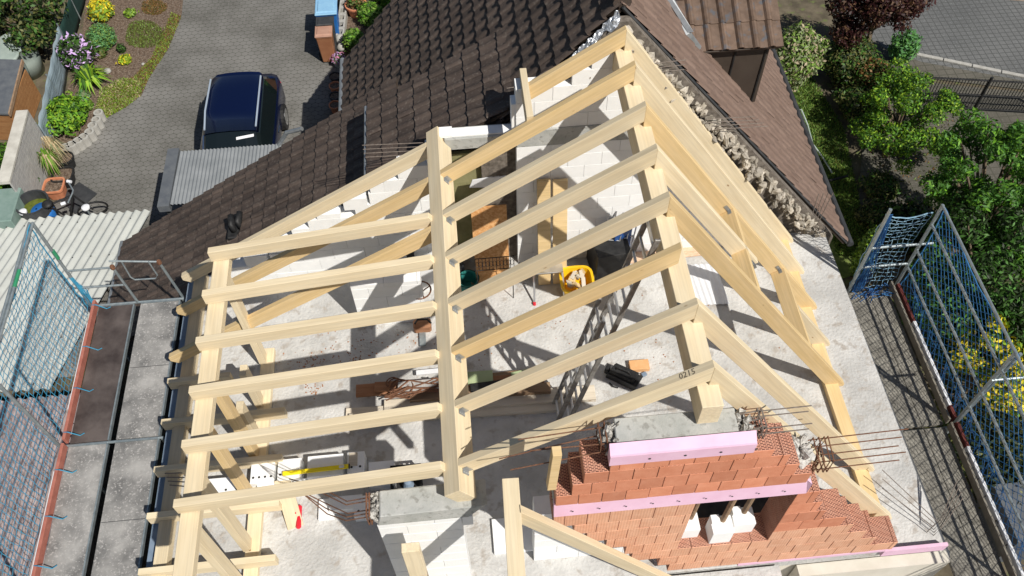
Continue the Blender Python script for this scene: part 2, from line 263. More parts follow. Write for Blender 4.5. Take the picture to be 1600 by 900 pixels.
# ---------------------------------------------------------------- mesh building
def rock(b, q, r, g):
    ax = Vector((g.gauss(0, 1), g.gauss(0, 1), g.gauss(0, 1))).normalized(); u = ax.orthogonal().normalized(); w = ax.cross(u); n = g.randint(4, 6); vs = []; st = g.uniform(.8, 1.7)
    for lv, (rr, h) in enumerate(((.55, -.6), (1, -.15), (.9, .35), (.4, .6))):
        for k in range(n):
            t = 6.2832 * k / n + lv * .2; f = rr * g.uniform(.7, 1.25); vs.append(q + (u * math.cos(t) * f * st + w * math.sin(t) * f + ax * h * g.uniform(.7, 1.2)) * r)
    fs = [(i * n + k, i * n + (k + 1) % n, (i + 1) * n + (k + 1) % n, (i + 1) * n + k) for i in range(3) for k in range(n)] + [tuple(reversed(range(n))), tuple(range(3 * n, 4 * n))]
    b.add(vs, fs)
class MB:
    def __init__(s): s.v = []; s.f = []; s.m = []; s.c = []
    def add(s, vs, fs, mi=0, c=None):
        o = len(s.v); s.v += [tuple(p) for p in vs]; c = rnd.random() if c is None else c
        for i, f in enumerate(fs):
            s.f.append([o + k for k in f]); s.m.append(mi[i] if isinstance(mi, (list, tuple)) else mi); s.c.append(c)
    def box(s, a, b, mi=0, c=None, jit=0):
        x0, y0, z0 = a; x1, y1, z1 = b
        vs = [(x0, y0, z0), (x1, y0, z0), (x1, y1, z0), (x0, y1, z0), (x0, y0, z1), (x1, y0, z1), (x1, y1, z1), (x0, y1, z1)]
        if jit: vs = [tuple(k + rnd.uniform(-jit, jit) for k in p) for p in vs]
        s.add(vs, [(0, 3, 2, 1), (4, 5, 6, 7), (0, 1, 5, 4), (1, 2, 6, 5), (2, 3, 7, 6), (3, 0, 4, 7)], mi, c)
    def obox(s, O, X, Y, Z, mi=0, c=None):
        O, X, Y, Z = map(Vector, (O, X, Y, Z))
        vs = [O + a * X + b * Y + d * Z for d in (0, 1) for a, b in ((0, 0), (1, 0), (1, 1), (0, 1))]
        s.add(vs, [(0, 3, 2, 1), (4, 5, 6, 7), (0, 1, 5, 4), (1, 2, 6, 5), (2, 3, 7, 6), (3, 0, 4, 7)], mi, c)
    def prism(s, pts, ext, mi=0, c=None):
        pts = [Vector(p) for p in pts]; ext = Vector(ext); n = len(pts)
        fs = [tuple(range(n)), tuple(reversed(range(n, 2 * n)))] + [(i, i + n, (i + 1) % n + n, (i + 1) % n) for i in range(n)]
        s.add(pts + [p + ext for p in pts], fs, mi, c)
    def tube(s, pl, r, n=8, mi=0, c=None, cap=True):
        pl = [Vector(p) for p in pl]; rr = r if isinstance(r, (list, tuple)) else [r] * len(pl); vs = []; fs = []
        for i, p in enumerate(pl):
            d = (pl[min(i + 1, len(pl) - 1)] - pl[max(i - 1, 0)])
            if d.length < 1e-9: d = Vector((0, 0, 1))
            d.normalize(); a = d.cross(Vector((0, 0, 1)) if abs(d.z) < .9 else Vector((1, 0, 0))).normalized(); b = d.cross(a)
            vs += [p + (a * math.cos(t) + b * math.sin(t)) * rr[i] for t in [2 * math.pi * k / n for k in range(n)]]
        for i in range(len(pl) - 1):
            for k in range(n): fs.append((i * n + k, i * n + (k + 1) % n, (i + 1) * n + (k + 1) % n, (i + 1) * n + k))
        if cap and n > 2: fs += [tuple(reversed(range(n))), tuple(range((len(pl) - 1) * n, len(pl) * n))]
        s.add(vs, fs, mi, c)
    def lathe(s, O, prof, n=20, mi=0, c=None, sq=0, ax=None):
        O = Vector(O); vs = []; fs = []
        for r, z in prof:
            for k in range(n):
                t = 2 * math.pi * k / n; cx, sy = math.cos(t), math.sin(t)
                if sq: e = 1 - sq; cx = math.copysign(abs(cx) ** e, cx); sy = math.copysign(abs(sy) ** e, sy)
                vs.append(O + Vector((r * cx, r * sy, z)))
        for i in range(len(prof) - 1):
            for k in range(n): fs.append((i * n + k, i * n + (k + 1) % n, (i + 1) * n + (k + 1) % n, (i + 1) * n + k))
        fs += [tuple(reversed(range(n))), tuple(range((len(prof) - 1) * n, len(prof) * n))]
        s.add(vs, fs, mi, c)
    def build(s, name, mats, parent=None, smooth=False, bevel=0):
        me = bpy.data.meshes.new(name); me.from_pydata(s.v, [], s.f)
        if not isinstance(mats, (list, tuple)): mats = [mats]
        for m in mats: me.materials.append(m)
        me.polygons.foreach_set('material_index', s.m)
        if smooth: me.polygons.foreach_set('use_smooth', [True] * len(s.f))
        ca = me.attributes.new('bc', 'FLOAT', 'FACE'); ca.data.foreach_set('value', s.c)
        me.update(); o = bpy.data.objects.new(name, me); COL.objects.link(o)
        if bevel:
            bm_ = o.modifiers.new('bevel', 'BEVEL'); bm_.width = bevel; bm_.segments = 1; bm_.limit_method = 'ANGLE'
        if parent is not None: attach(o, parent)
        return o
def attach(o, p):
    o.parent = p; o.matrix_parent_inverse = Matrix.Translation(-Vector(p['o_'])) if 'o_' in p.keys() else p.matrix_basis.inverted()
def tag(o, label, cat, group=None, kind=None):
    if kind: o['kind'] = kind
    if label: o['label'] = label
    if cat: o['category'] = cat
    if group: o['group'] = group
    return o
def thing(name, label, cat, loc, group=None):
    o = bpy.data.objects.new(name, None); o.empty_display_size = .1; COL.objects.link(o); o.location = loc; o['o_'] = list(loc)
    return tag(o, label, cat, group)
def recentre(o):                        # put a single mesh's origin at its base centre
    me = o.data; n = len(me.vertices); a = np.empty(n * 3); me.vertices.foreach_get('co', a); a = a.reshape(-1, 3)
    c = (a.min(0) + a.max(0)) / 2; c[2] = a[:, 2].min()
    me.vertices.foreach_set('co', (a - c).ravel()); o.location = c; me.update(); return o
def struct(o): o['kind'] = 'structure'; return o
# a straight timber: local X along its length so that the grain follows it
def timber(name, pts, O, X, Y, t, m, parent=None, bevel=.004):
    """pts: polygon in world coordinates lying in the plane (X,Y) through O; extruded by t along X x Y"""
    X = Vector(X).normalized(); Y = Vector(Y).normalized(); Z = X.cross(Y); O = Vector(O)
    mw = Matrix((X, Y, Z)).transposed().to_4x4(); mw.translation = O; inv = mw.inverted()
    P = [inv @ Vector(p) for p in pts]; ext = Vector((0, 0, t))
    b = MB(); b.prism(P, ext); n = len(P)
    o = b.build(name, m, None, bevel=bevel)
    me = o.data
    import bmesh
    bm = bmesh.new(); bm.from_mesh(me); bmesh.ops.recalc_face_normals(bm, faces=bm.faces); bm.to_mesh(me); bm.free()
    if parent is not None:
        attach(o, parent); o.matrix_basis = mw
    else: o.matrix_basis = mw
    return o
def bar(name, a, b, w, h, m, parent=None, up=(0, 0, 1), bevel=.004):
    """rectangular timber from a to b (centre line of its top face), width w, depth h below it"""
    a = Vector(a); b = Vector(b); X = (b - a).normalized(); up = Vector(up); S = X.cross(up).normalized(); Uv = S.cross(X).normalized()
    pts = [a, b, b - Uv * h, a - Uv * h]; pts = [p - S * w / 2 for p in pts]
    # plane (X, Uv), extrude along X x Uv = -S ... use sign
    Z = X.cross(Uv)
    t = w if Z.dot(S) > 0 else -w
    return timber(name, pts, pts[0], X, Uv, t, m, parent, bevel)
# ================================================================= GROUND AND SETTING
G = -8.0; ZS = -4.7
def sheet(name, pts, z, m, th=.0, kind='structure', parent=None):
    b = MB()
    if th: b.prism([(p[0], p[1], z - th) for p in pts], (0, 0, th))
    else: b.add([(p[0], p[1], z) for p in pts], [tuple(range(len(pts)))])
    o = b.build(name, m, parent)
    import bmesh
    bm = bmesh.new(); bm.from_mesh(o.data); bmesh.ops.recalc_face_normals(bm, faces=bm.faces)
    if not th and bm.faces[0:1] and list(bm.faces)[0].normal.z < 0: bmesh.ops.reverse_faces(bm, faces=bm.faces)
    bm.to_mesh(o.data); bm.free()
    if kind: o['kind'] = kind
    return o
def px(l, z=G): return [tuple(at(u, v, z=z)) for u, v in l]
sheet('ground', [(-260, -260), (260, -260), (260, 260), (-260, 260)], G - .02, M['dirt'])
sheet('driveway', px([(292, -60), (286, 0), (284, 22), (272, 55), (262, 78), (246, 100), (232, 124), (222, 148), (196, 168), (160, 186), (148, 212), (122, 226), (108, 250), (104, 300), (70, 330), (30, 420), (260, 600), (640, 500), (640, 120), (545, 118), (528, 60), (520, -60)]), G, M['hex'])
sheet('flower_bed', px([(140, -60), (128, 60), (112, 120), (90, 180), (70, 240), (88, 268), (108, 250), (122, 226), (148, 212), (160, 186), (196, 168), (222, 148), (232, 124), (246, 100), (262, 78), (272, 55), (284, 22), (286, 0), (292, -60)]), G + .004, M['soil'])
sheet('side_bed', px([(537, -60), (537, 120), (600, 140), (700, 60), (720, -60)]), G + .004, M['soil'])
sheet('street', px([(1345, -80), (1300, 20), (1390, 80), (1440, 98), (1640, 135), (1700, 40), (1660, 5), (1480, -12), (1470, -80)]), G + .004, M['street'])
sheet('pavement', px([(1300, 20), (1340, 130), (1460, 124), (1640, 145), (1640, 134), (1440, 97), (1390, 80)]), G + .008, M['yard'])
sheet('yard', px([(1380, 130), (1440, 128), (1660, 150), (1720, 420), (1480, 420), (1340, 320), (1350, 200)]), G + .004, M['yard'])
sheet('footpath', px([(1470, -60), (1478, -8), (1662, 8), (1700, -60)]), G + .012, M['path'])
sheet('lawn', px([(1190, 40), (1260, 100), (1300, 200), (1345, 330), (1370, 420), (1300, 440), (1200, 200)]), G + .004, M['lawn'])
# kerb line between street and pavement
kb = MB(); k0 = at(1385, 78, z=G); k1 = at(1640, 131, z=G); kd = (k1 - k0); kd.normalize()
for i in range(9):
    a = k0 + kd * i * .7; kb.obox(a, kd * .68, Vector((-kd.y, kd.x, 0)) * .1, (0, 0, .05))
struct(kb.build('kerb', M['kerb'], bevel=.01))
# ================================================================= VEGETATION
def leafmesh(name, mats, centres, n, size, parent=None, flat=0., asp=1.8, up=.3, seed=0):
    """centres: list of (c, (rx,ry,rz), weight, matidx list)"""
    g = np.random.default_rng(seed); V = []; MI = []; Cc = []
    wt = np.array([c[2] for c in centres], float); wt /= wt.sum()
    for (c, r, w, mi), k in zip(centres, wt):
        q = max(3, int(n * k)); d = g.normal(size=(q, 3)); d /= np.linalg.norm(d, axis=1)[:, None]
        rad = g.uniform(.35, 1.04, q) ** .55; p = np.array(c) + d * rad[:, None] * np.array(r)
        nrm = d + g.normal(scale=.6, size=(q, 3)); nrm[:, 2] += up; nrm /= np.linalg.norm(nrm, axis=1)[:, None]
        a = np.cross(nrm, g.normal(size=(q, 3))); a /= np.linalg.norm(a, axis=1)[:, None]; b = np.cross(nrm, a)
        s = size * g.uniform(.6, 1.3, q)[:, None]
        V.append(np.stack([p - a * s * asp / 2, p + b * s * .42 + nrm * s * .12, p + a * s * asp / 2, p - b * s * .42 + nrm * s * .12], 1))
        MI.append(g.choice(mi, q)); Cc.append(g.uniform(0, 1, q))
    V = np.concatenate(V).reshape(-1, 3); MI = np.concatenate(MI); Cc = np.concatenate(Cc); q = len(MI)
    me = bpy.data.meshes.new(name); me.vertices.add(q * 4); me.vertices.foreach_set('co', V.ravel())
    me.loops.add(q * 4); me.loops.foreach_set('vertex_index', np.arange(q * 4)); me.polygons.add(q)
    me.polygons.foreach_set('loop_start', np.arange(q) * 4); me.polygons.foreach_set('loop_total', np.full(q, 4))
    for m in mats: me.materials.append(m)
    me.polygons.foreach_set('material_index', MI.astype(np.int32))
    ca = me.attributes.new('bc', 'FLOAT', 'FACE'); ca.data.foreach_set('value', Cc)
    me.update(); me.validate(); o = bpy.data.objects.new(name, me); COL.objects.link(o)
    if parent is not None: attach(o, parent)
    return o
def clumps(c, R, k, rs, mi, seed):
    g = random.Random(seed); out = []
    for i in range(k):
        while True:
            d = Vector((g.uniform(-1, 1), g.uniform(-1, 1), g.uniform(-.8, 1)))
            if .25 < d.length < 1: break
        q = Vector(c) + Vector((d.x * R[0], d.y * R[1], d.z * R[2])); r = rs * g.uniform(.6, 1.25)
        out.append((q, (r, r, r * .75), r ** 2, mi))
    return out
def tree(name, label, cat, base, c, R, k, rs, n, size, mats, mi, seed, group=None, asp=1.8, trunk=.09):
    t = thing(name, label, cat, base, group)
    cl = clumps(c, R, k, rs, mi, seed)
    leafmesh('crown', mats, cl, n, size, t, seed=seed, asp=asp)
    b = MB(); base = Vector(base); c = Vector(c); top = base.lerp(c, .62)
    b.tube([base - Vector((0, 0, .05)), base.lerp(top, .5) + Vector((.04, .03, 0)), top], [trunk, trunk * .8, trunk * .6], 8)
    for q in cl[::2]:
        mid = top.lerp(q[0], .5) + Vector((0, 0, -.08)); b.tube([top, mid, q[0]], [trunk * .45, trunk * .25, trunk * .08], 5)
    b.build('trunk', M['bark'], t, smooth=True)
    return t
def shrub(name, label, cat, u, v, r, h, n, size, mats, mi, seed, z=G, group=None, asp=2, k=9, up=.4):
    c = at(u, v, z=z + h * .5); base = Vector((c.x, c.y, z))
    t = thing(name, label, cat, base, group)
    leafmesh('foliage', mats, [(c, (r * .75, r * .75, h * .5), 2, mi)] + clumps(c, (r * .8, r * .8, h * .4), k, r * .42, mi, seed), n, size, t, seed=seed, asp=asp, up=up)
    b = MB()
    g = random.Random(seed)
    for i in range(5):
        a = g.uniform(0, 6.28); e = c + Vector((math.cos(a) * r * .5, math.sin(a) * r * .5, h * .1)); b.tube([base, base.lerp(e, .5) + Vector((0, 0, h * .1)), e], [.015, .012, .006], 5)
    b.build('stem', M['bark'], t)
    return t
def spiky(name, label, cat, u, v, r, h, n, mats, mi, seed, z=G, w=.03):
    c = at(u, v, z=z + h * .3); base = Vector((c.x, c.y, z)); g = random.Random(seed); b = MB()
    for i in range(n):
        a = g.uniform(0, 6.28); rr = r * g.uniform(.5, 1); d = Vector((math.cos(a), math.sin(a), 0)); s = Vector((-d.y, d.x, 0)) * w * g.uniform(.6, 1.2)
        p0 = base + d * .03; p1 = base + d * rr * .5 + Vector((0, 0, h * g.uniform(.7, 1.1))); p2 = base + d * rr + Vector((0, 0, h * g.uniform(.1, .7)))
        b.add([p0 - s * .5, p0 + s * .5, p1 + s, p1 - s, p2], [(0, 1, 2, 3), (3, 2, 4)], g.choice(mi))
    o = b.build(name, mats); recentre(o); return tag(o, label, cat)
# right-hand garden
def T(u, v, z): return at(u, v, z=z)
c = T(1412, 180, -7.0); tree('leafy_tree', 'bright green leafy bush tree beside the iron gate', 'tree', (c.x - .2, c.y - .3, G), c, (1.15, 1.45, .75), 62, .24, 15000, .045, [L['bright'], L['mid'], L['lime']], [0, 1, 1, 2], 3)
c = T(1568, 305, -5.6); tree('conifer_tree', 'broad green needle tree at the right edge above the netting', 'tree', (c.x, c.y, G), c, (1.35, 1.65, 1.3), 90, .24, 22000, .045, [L['conifer'], L['mid'], L['bright']], [0, 0, 1, 2], 4, asp=2.4, trunk=.14)
c = T(1560, 455, -6.0); tree('conifer_tree', 'dark needle tree behind the blue net, below the broad one', 'tree', (c.x, c.y, G), c, (1.6, 1.8, 1.2), 70, .38, 24000, .05, [L['conifer'], L['dark'], L['mid']], [0, 1, 1, 2], 5, asp=2.4, trunk=.14)
c = T(1378, 6, -6.0); tree('copper_tree', 'dark red leaved tree by the street at the top edge', 'tree', (c.x, c.y, G), c, (1.05, .6, .9), 30, .34, 12000, .055, [L['red'], L['brown']], [0, 0, 0, 1], 6)
c = T(1548, 560, -5.8); tree('flowering_tree', 'yellow flowering laburnum seen through the blue net', 'tree', (c.x, c.y, G), c, (.5, .85, .6), 24, .22, 4600, .055, [L['lime'], L['yellow'], L['mid']], [0, 1, 1, 2], 8)
c = T(1590, 520, -5.8); tree('flowering_tree', 'yellow flowering bush cut off by the right picture edge', 'tree', (c.x, c.y, G), c, (.4, .6, .6), 12, .22, 1800, .05, [L['yellow'], L['mid']], [0, 1, 1], 9)
shrub('variegated_shrub', 'tall cream and green variegated shrub beside the old roof edge', 'shrub', 1240, 92, .72, 1.9, 9000, .055, [L['pale'], L['cream'], L['grass']], [0, 1, 2, 2], 10, k=26)
shrub('dense_shrub', 'dark olive shrub between the variegated shrub and the green tree', 'shrub', 1326, 92, .8, 1.2, 10000, .05, [L['olive'], L['dark'], L['mid']], [0, 1, 2], 12, k=20)
shrub('dense_shrub', 'brownish shrub below the green bush tree', 'shrub', 1362, 125, .6, 1.1, 4500, .05, [L['olive'], L['rusty'], L['mid']], [0, 1, 2], 13, k=14)
shrub('dense_shrub', 'very dark shadowy shrub along the lawn strip', 'shrub', 1338, 160, .5, .8, 5500, .055, [L['dark'], L['olive'], L['mid']], [0, 0, 1, 2], 14, k=16)
shrub('airy_shrub', 'small blue green wispy shrub by the street edge', 'shrub', 1413, 72, .5, .9, 1100, .06, [L['conifer'], L['dome']], [0, 1], 15, k=6)
shrub('low_shrub', 'low green shrub in front of the green bush tree', 'shrub', 1378, 292, .5, .5, 3200, .045, [L['mid'], L['dark'], L['olive']], [0, 1, 2], 16, k=12)
shrub('low_shrub', 'low dark undergrowth beside the scaffold net corner', 'shrub', 1385, 345, .6, .5, 3500, .045, [L['olive'], L['dark'], L['mid']], [0, 1, 2], 17, k=12)
shrub('low_shrub', 'dark undergrowth beneath the right scaffold corner', 'shrub', 1440, 360, 1.0, .7, 2600, .07, [L['dark'], L['mid']], [0, 0, 1], 18, k=12)
shrub('low_shrub', 'dark creeping bush under the brown eaves corner', 'shrub', 1352, 335, .28, .35, 1200, .045, [L['dark'], L['olive']], [0, 1], 19, k=8)
shrub('dense_shrub', 'dark green hedge bush below the lower conifer', 'shrub', 1575, 660, 1.9, 1.5, 9000, .05, [L['dark'], L['olive']], [0, 0, 0, 1], 20, k=18)
shrub('leafy_stalk', 'lime green leafy stalks rising beside the slab corner', 'plant', 1352, 395, .26, 1.6, 900, .05, [L['lime'], L['grass'], L['mid']], [0, 1, 1, 2], 21, k=5)
spiky('fern', 'light green fern in the yard at the far right', 'plant', 1585, 218, .45, .5, 40, [L['bright'], L['lime']], [0, 1], 22, w=.05)
def grass(name, poly, n, h, mats, mi, seed, label, z=G):
    g = random.Random(seed); b = MB(); us = [p[0] for p in poly]; vs = [p[1] for p in poly]
    def inside(x, y):
        c_ = False; j = len(poly) - 1
        for i in range(len(poly)):
            if (poly[i][1] > y) != (poly[j][1] > y) and x < (poly[j][0] - poly[i][0]) * (y - poly[i][1]) / (poly[j][1] - poly[i][1]) + poly[i][0]: c_ = not c_
            j = i
        return c_
    k = 0
    while k < n:
        u, v = g.uniform(min(us), max(us)), g.uniform(min(vs), max(vs))
        if not inside(u, v): continue
        k += 1; p = at(u, v, z=z); a = g.uniform(0, 6.28); s = Vector((math.cos(a), math.sin(a), 0)) * h * .28; t = Vector((g.uniform(-1, 1), g.uniform(-1, 1), 0)) * h * .8
        b.add([p - s, p + s, p + t + Vector((0, 0, h * g.uniform(.5, 1)))], [(0, 1, 2)], g.choice(mi), g.random())
    o = b.build(name, mats); return tag(o, label, None, kind='stuff')
grass('grass', [(1205, 90), (1262, 110), (1318, 200), (1345, 330), (1370, 400), (1310, 400), (1215, 150)], 16000, .07, [L['grass'], L['mid'], L['moss']], [0, 0, 1, 2], 23, 'green lawn grass beside the old house')
grass('weeds', [(1340, 200), (1500, 180), (1500, 330), (1400, 330)], 900, .07, [L['olive'], L['grass'], L['rusty']], [0, 1, 2], 24, 'weeds and fallen leaves under the trees')
# left garden
grass('stonecrop', [(268, 20), (284, 26), (262, 78), (232, 124), (222, 146), (196, 168), (162, 186), (152, 168), (170, 140), (210, 120), (238, 90)], 8000, .05, [L['moss'], L['rusty'], L['lime'], L['grass']], [0, 1, 1, 2, 3], 25, 'yellow green and rusty stonecrop edging the driveway')
grass('stonecrop', [(150, 172), (158, 140), (190, 122), (222, 128), (220, 150), (196, 168), (163, 187)], 4500, .06, [L['lime'], L['straw'], L['grass'], L['moss']], [0, 1, 2, 3], 61, 'soft pale green cushion plants at the lower end of the stonecrop edging')
def patch(u, v, ru, rv, n, mats, mi, seed, label, name='moss_cushion'):
    pl = [(u + ru * math.cos(a) * (1 + .12 * math.sin(3 * a + seed)), v + rv * math.sin(a) * (1 + .1 * math.cos(2 * a))) for a in [i * 6.283 / 16 for i in range(16)]]
    o = grass(name, pl, n, .05, mats, mi, seed, label); return o
patch(225, 54, 30, 24, 3500, [L['moss'], L['grass']], [0, 0, 1], 26, 'round olive green cushion plant in the mulch bed', 'thyme')
patch(240, 12, 20, 13, 1500, [L['rusty'], L['moss']], [0, 0, 1], 27, 'rusty orange ground cover at the top of the bed', 'groundcover')
shrub('flowering_perennial', 'yellow flowering clump at the top of the mulch bed', 'plant', 157, 15, .42, .6, 1300, .06, [L['yellow'], L['grass'], L['lime']], [0, 0, 1, 2], 28, k=7)
shrub('round_shrub', 'pale green dome shaped shrub below the yellow flowers', 'shrub', 158, 57, .5, .65, 2600, .035, [L['dome'], L['grass']], [0, 0, 1], 29, k=3)
t = shrub('rhododendron', 'lilac flowering bush against the blue grey fence sheet', 'shrub', 118, 82, .5, 1.0, 1700, .075, [L['mid'], L['dark'], L['lilac']], [0, 1, 2], 30, k=10)
spiky('lily_plant', 'spiky dark green lily clump in the mulch bed', 'plant', 141, 127, .62, .4, 90, [L['mid'], L['bright'], L['lime']], [0, 0, 1, 2], 31, w=.03)
shrub('round_shrub', 'bright green bush beside the fence at the end of the bed', 'shrub', 103, 177, .62, .8, 2600, .06, [L['bright'], L['lime'], L['mid']], [0, 0, 1, 2], 32, k=9)
shrub('small_plant', 'small yellow green tuft near the top of the bed', 'plant', 203, 20, .22, .2, 350, .04, [L['lime'], L['grass']], [0, 1], 33, k=3)
shrub('small_plant', 'golden tuft under the olive cushion', 'plant', 195, 93, .24, .2, 350, .04, [L['lime'], L['yellow']], [0, 0, 1], 34, k=3)
shrub('small_plant', 'tiny dark green conifer seedling in the bed', 'plant', 189, 75, .16, .25, 250, .035, [L['mid'], L['dark']], [0, 1], 35, k=2)
shrub('small_plant', 'dark green tuft right of the lilac bush', 'plant', 157, 82, .22, .25, 300, .05, [L['olive'], L['mid']], [0, 1], 36, k=3)
shrub('small_plant', 'white edged hosta below the lily clump', 'plant', 129, 150, .24, .2, 260, .06, [L['pale'], L['dome']], [0, 1], 37, k=3)
shrub('small_plant', 'small green tuft beside the hosta', 'plant', 136, 165, .22, .2, 260, .04, [L['bright'], L['grass']], [0, 1], 38, k=3)
c = T(30, 22, -6.8); tree('garden_tree', 'dark green tree at the top left corner', 'tree', (c.x, c.y, G), c, (1.35, .9, .8), 26, .42, 7000, .07, [L['dark'], L['mid'], L['olive']], [0, 0, 1, 2], 40)
shrub('hedge_bush', 'green hedge bush behind the board fence at the left edge', 'shrub', 5, 262, .7, 1.2, 3600, .06, [L['bright'], L['mid'], L['dark']], [0, 1, 1, 2], 41, k=12)
for i, (u, v, r, l) in enumerate([(578, 22, .45, 'green bush at the top beside the roof tiles'), (553, 62, .38, 'lime green bush beside the tile edge'), (606, -6, .5, 'dark green bush cut off by the top edge')]):
    shrub('border_bush', l, 'shrub', u, v, r, .6, 1400, .055, [L['bright'], L['mid'], L['grass']], [0, 1, 2], 43 + i, k=6)
# small garden stones
for i, (u, v, r, l) in enumerate([(224, 101, .05, 'small white stone in the stonecrop'), (169, 113, .10, 'pale pinkish boulder beside the lily clump'), (134, 66, .07, 'cream stone beside the lilac bush')]):
    p = at(u, v, z=G); b = MB(); b.lathe(p, [(r * .6, 0), (r, r * .35), (r * .8, r * .8), (r * .3, r)], 9); tag(recentre(b.build('garden_stone', M['kerb'], smooth=True)), l, 'stone')
# hollow palisade stones along the end of the bed
pl = [(153, 175), (150, 186), (144, 195), (139, 205), (130, 213), (121, 219), (111, 225), (101, 229)]
for i, (u, v) in enumerate(pl):
    p = at(u, v, z=G + .25); b = MB(); p.z = G; r = .115
    b.lathe(p, [(r, 0), (r, .25), (r * .62, .25), (r * .6, .12)], 14); b.lathe(p, [(.01, .11), (r * .6, .11), (r * .6, .13)], 14, mi=1)
    o = recentre(b.build('palisade_stone', [M['kerb'], M['soil']])); tag(o, 'hollow round concrete edging stone curving around the end of the mulch bed', 'edging stone', 'edging stones round the mulch bed')
# fence with screens, shed, barrels, board wall
f = thing('screen_fence', 'garden fence hung with grey blue tarpaulin and dark green screen', 'fence', at(100, 120, z=G))
def wallquad(name, bl, br, h, th, m, parent, sag=0, nseg=1):
    a = at(*bl, z=G); c_ = at(*br, z=G); d = (c_ - a); n = Vector((-d.y, d.x, 0)).normalized() * th; b = MB(); N = max(2, nseg)
    for i in range(N - 1):
        p = a + d * (i / (N - 1)); q = a + d * ((i + 1) / (N - 1)); w0 = .04 * math.sin(i * 1.7) * sag; w1 = .04 * math.sin((i + 1) * 1.7) * sag
        b.obox(p + n * (w0 / th if th else 0), (q - p), n, (0, 0, h))
    return b.build(name, m, parent)
def drape(name, bl, br, h, m, parent, n, amp):
    a = at(*bl, z=G); c_ = at(*br, z=G); d = c_ - a; nn = Vector((-d.y, d.x, 0)).normalized(); vs = []; fs = []
    for i in range(n + 1):
        for k in range(5):
            w_ = amp * math.sin(i * 1.1 + k * .5) * (.4 + .15 * k) + amp * .6 * math.sin(i * .43 + 1); vs.append(a + d * (i / n) + nn * w_ + Vector((0, 0, h * k / 4 * (1 + .02 * math.sin(i * .9)))))
    for i in range(n):
        for k in range(4): fs.append((i * 5 + k, (i + 1) * 5 + k, (i + 1) * 5 + k + 1, i * 5 + k + 1))
    b = MB(); b.add(vs, fs); o = b.build(name, m, parent, smooth=True); md = o.modifiers.new('thick', 'SOLIDIFY'); md.thickness = .008
drape('green_screen', (140, -20), (112, 80), .75, M['meshgreen'], f, 20, .01)
drape('tarpaulin', (112, 82), (84, 235), .85, M['tarp'], f, 40, .009)
for k, (u, v) in enumerate([(140, -20), (126, 30), (112, 81), (97, 160), (82, 235)]):
    p = at(u, v, z=G); b = MB(); b.tube([p, p + Vector((0, 0, .9))], .02, 8); b.build('post', M['steel'], f)
s = thing('garden_shed', 'brown wooden shed with slate grey roof behind the tarpaulin fence', 'shed', at(15, 200, z=G))
b = MB()
# shed walls of boards : right gable wall and front wall
A2 = at(40, 218, z=G); A1 = at(63, 150, z=G); HW = .86
Lv = Vector((-2.4, .35, 0))
for (p, q, hh) in ((A2, A1, HW), (A2 + Lv, A2, HW)):
    d = q - p
    for i in range(8):
        b.obox(Vector((p.x, p.y, G + i * .107)), d, Vector((-d.y, d.x, 0)).normalized() * -.03, (0, 0, .100), c=rnd.random())
b.build('wall', M['gardenwood'], s)
b = MB(); r0 = A2 + Vector((.03, -.08, HW)); r1 = A1 + Vector((.0, .10, HW + .16)); b.prism([r0, r1, r1 + Lv * 1.1, r0 + Lv * 1.1], (0, 0, .05)); b.build('roof', M['fascia'], s)
b = MB(); b.prism([r0 + Vector((0, 0, -.04)), r1 + Vector((0, 0, -.04)), r1 + Vector((.035, 0, -.04)), r0 + Vector((.035, 0, -.04))], (0, 0, .10)); b.build('fascia_board', M['oldwood'], s)
for i, (u, v, l) in enumerate([(22, 68, 'pale grey green rain barrel with lid behind the shed'), (2, 90, 'rain barrel half cut off at the left edge behind the shed')]):
    p = at(u, v, z=G + .9); p.z = G; t = thing('rain_barrel', l, 'barrel', p, 'rain barrels behind the shed')
    b = MB(); b.lathe(p, [(.36, 0), (.42, .5), (.40, .9), (.43, .92)], 22); b.build('body', M['palgreen'], t, smooth=True)
    b = MB(); b.lathe(p, [(.44, .92), (.44, .95), (.40, .97), (.05, .985)], 22); b.build('lid', M['palgreen'], t)
t = thing('board_fence', 'weathered whitewashed board fence sloping down to the barrel of algae', 'fence', at(60, 280, z=G))
a = at(80, 235, z=G); c_ = at(55, 345, z=G); d = c_ - a; b = MB()
for i in range(14):
    p = a + d * i / 14; b.obox(p, d / 14 * .93, (.04, 0, 0), (0, 0, 1.25))
b.build('boards', M['greyfence'], t)
b = MB(); b.obox(a + Vector((-.22, 0, 1.22)), d, (.26, 0, 0), (0, 0, .08)); b.build('coping', M['whitewashed'], t)
p = at(12, 320, z=G + .9); p.z = G; b = MB(); b.box((p.x - .35, p.y - .5, G), (p.x + .2, p.y + .45, G + .95)); tag(recentre(b.build('compost_bin', M['panelgreen'], bevel=.02)), 'faded green lidded box behind the board fence', 'box')
p = at(50, 317, z=G + .85); p.z = G; t = thing('water_butt', 'dark blue water barrel full of green algae', 'barrel', p)
b = MB(); b.lathe(p, [(.30, 0), (.35, .45), (.34, .85), (.36, .88), (.32, .88), (.31, .62)], 22); wb = b.build('body', M['charcoal'], t, smooth=False)
b = MB(); b.lathe(p, [(.32, .6), (.32, .64), (.2, .645), (.02, .65)], 22); b.build('algae_surface', M['algae'], wb)
p = at(66, 330, z=G + .6); p.z = G; b = MB(); b.lathe(p, [(.2, 0), (.25, .6), (.22, .65)], 16); tag(recentre(b.build('barrel', M['binblue'], smooth=True)), 'small blue barrel behind the algae barrel', 'barrel')
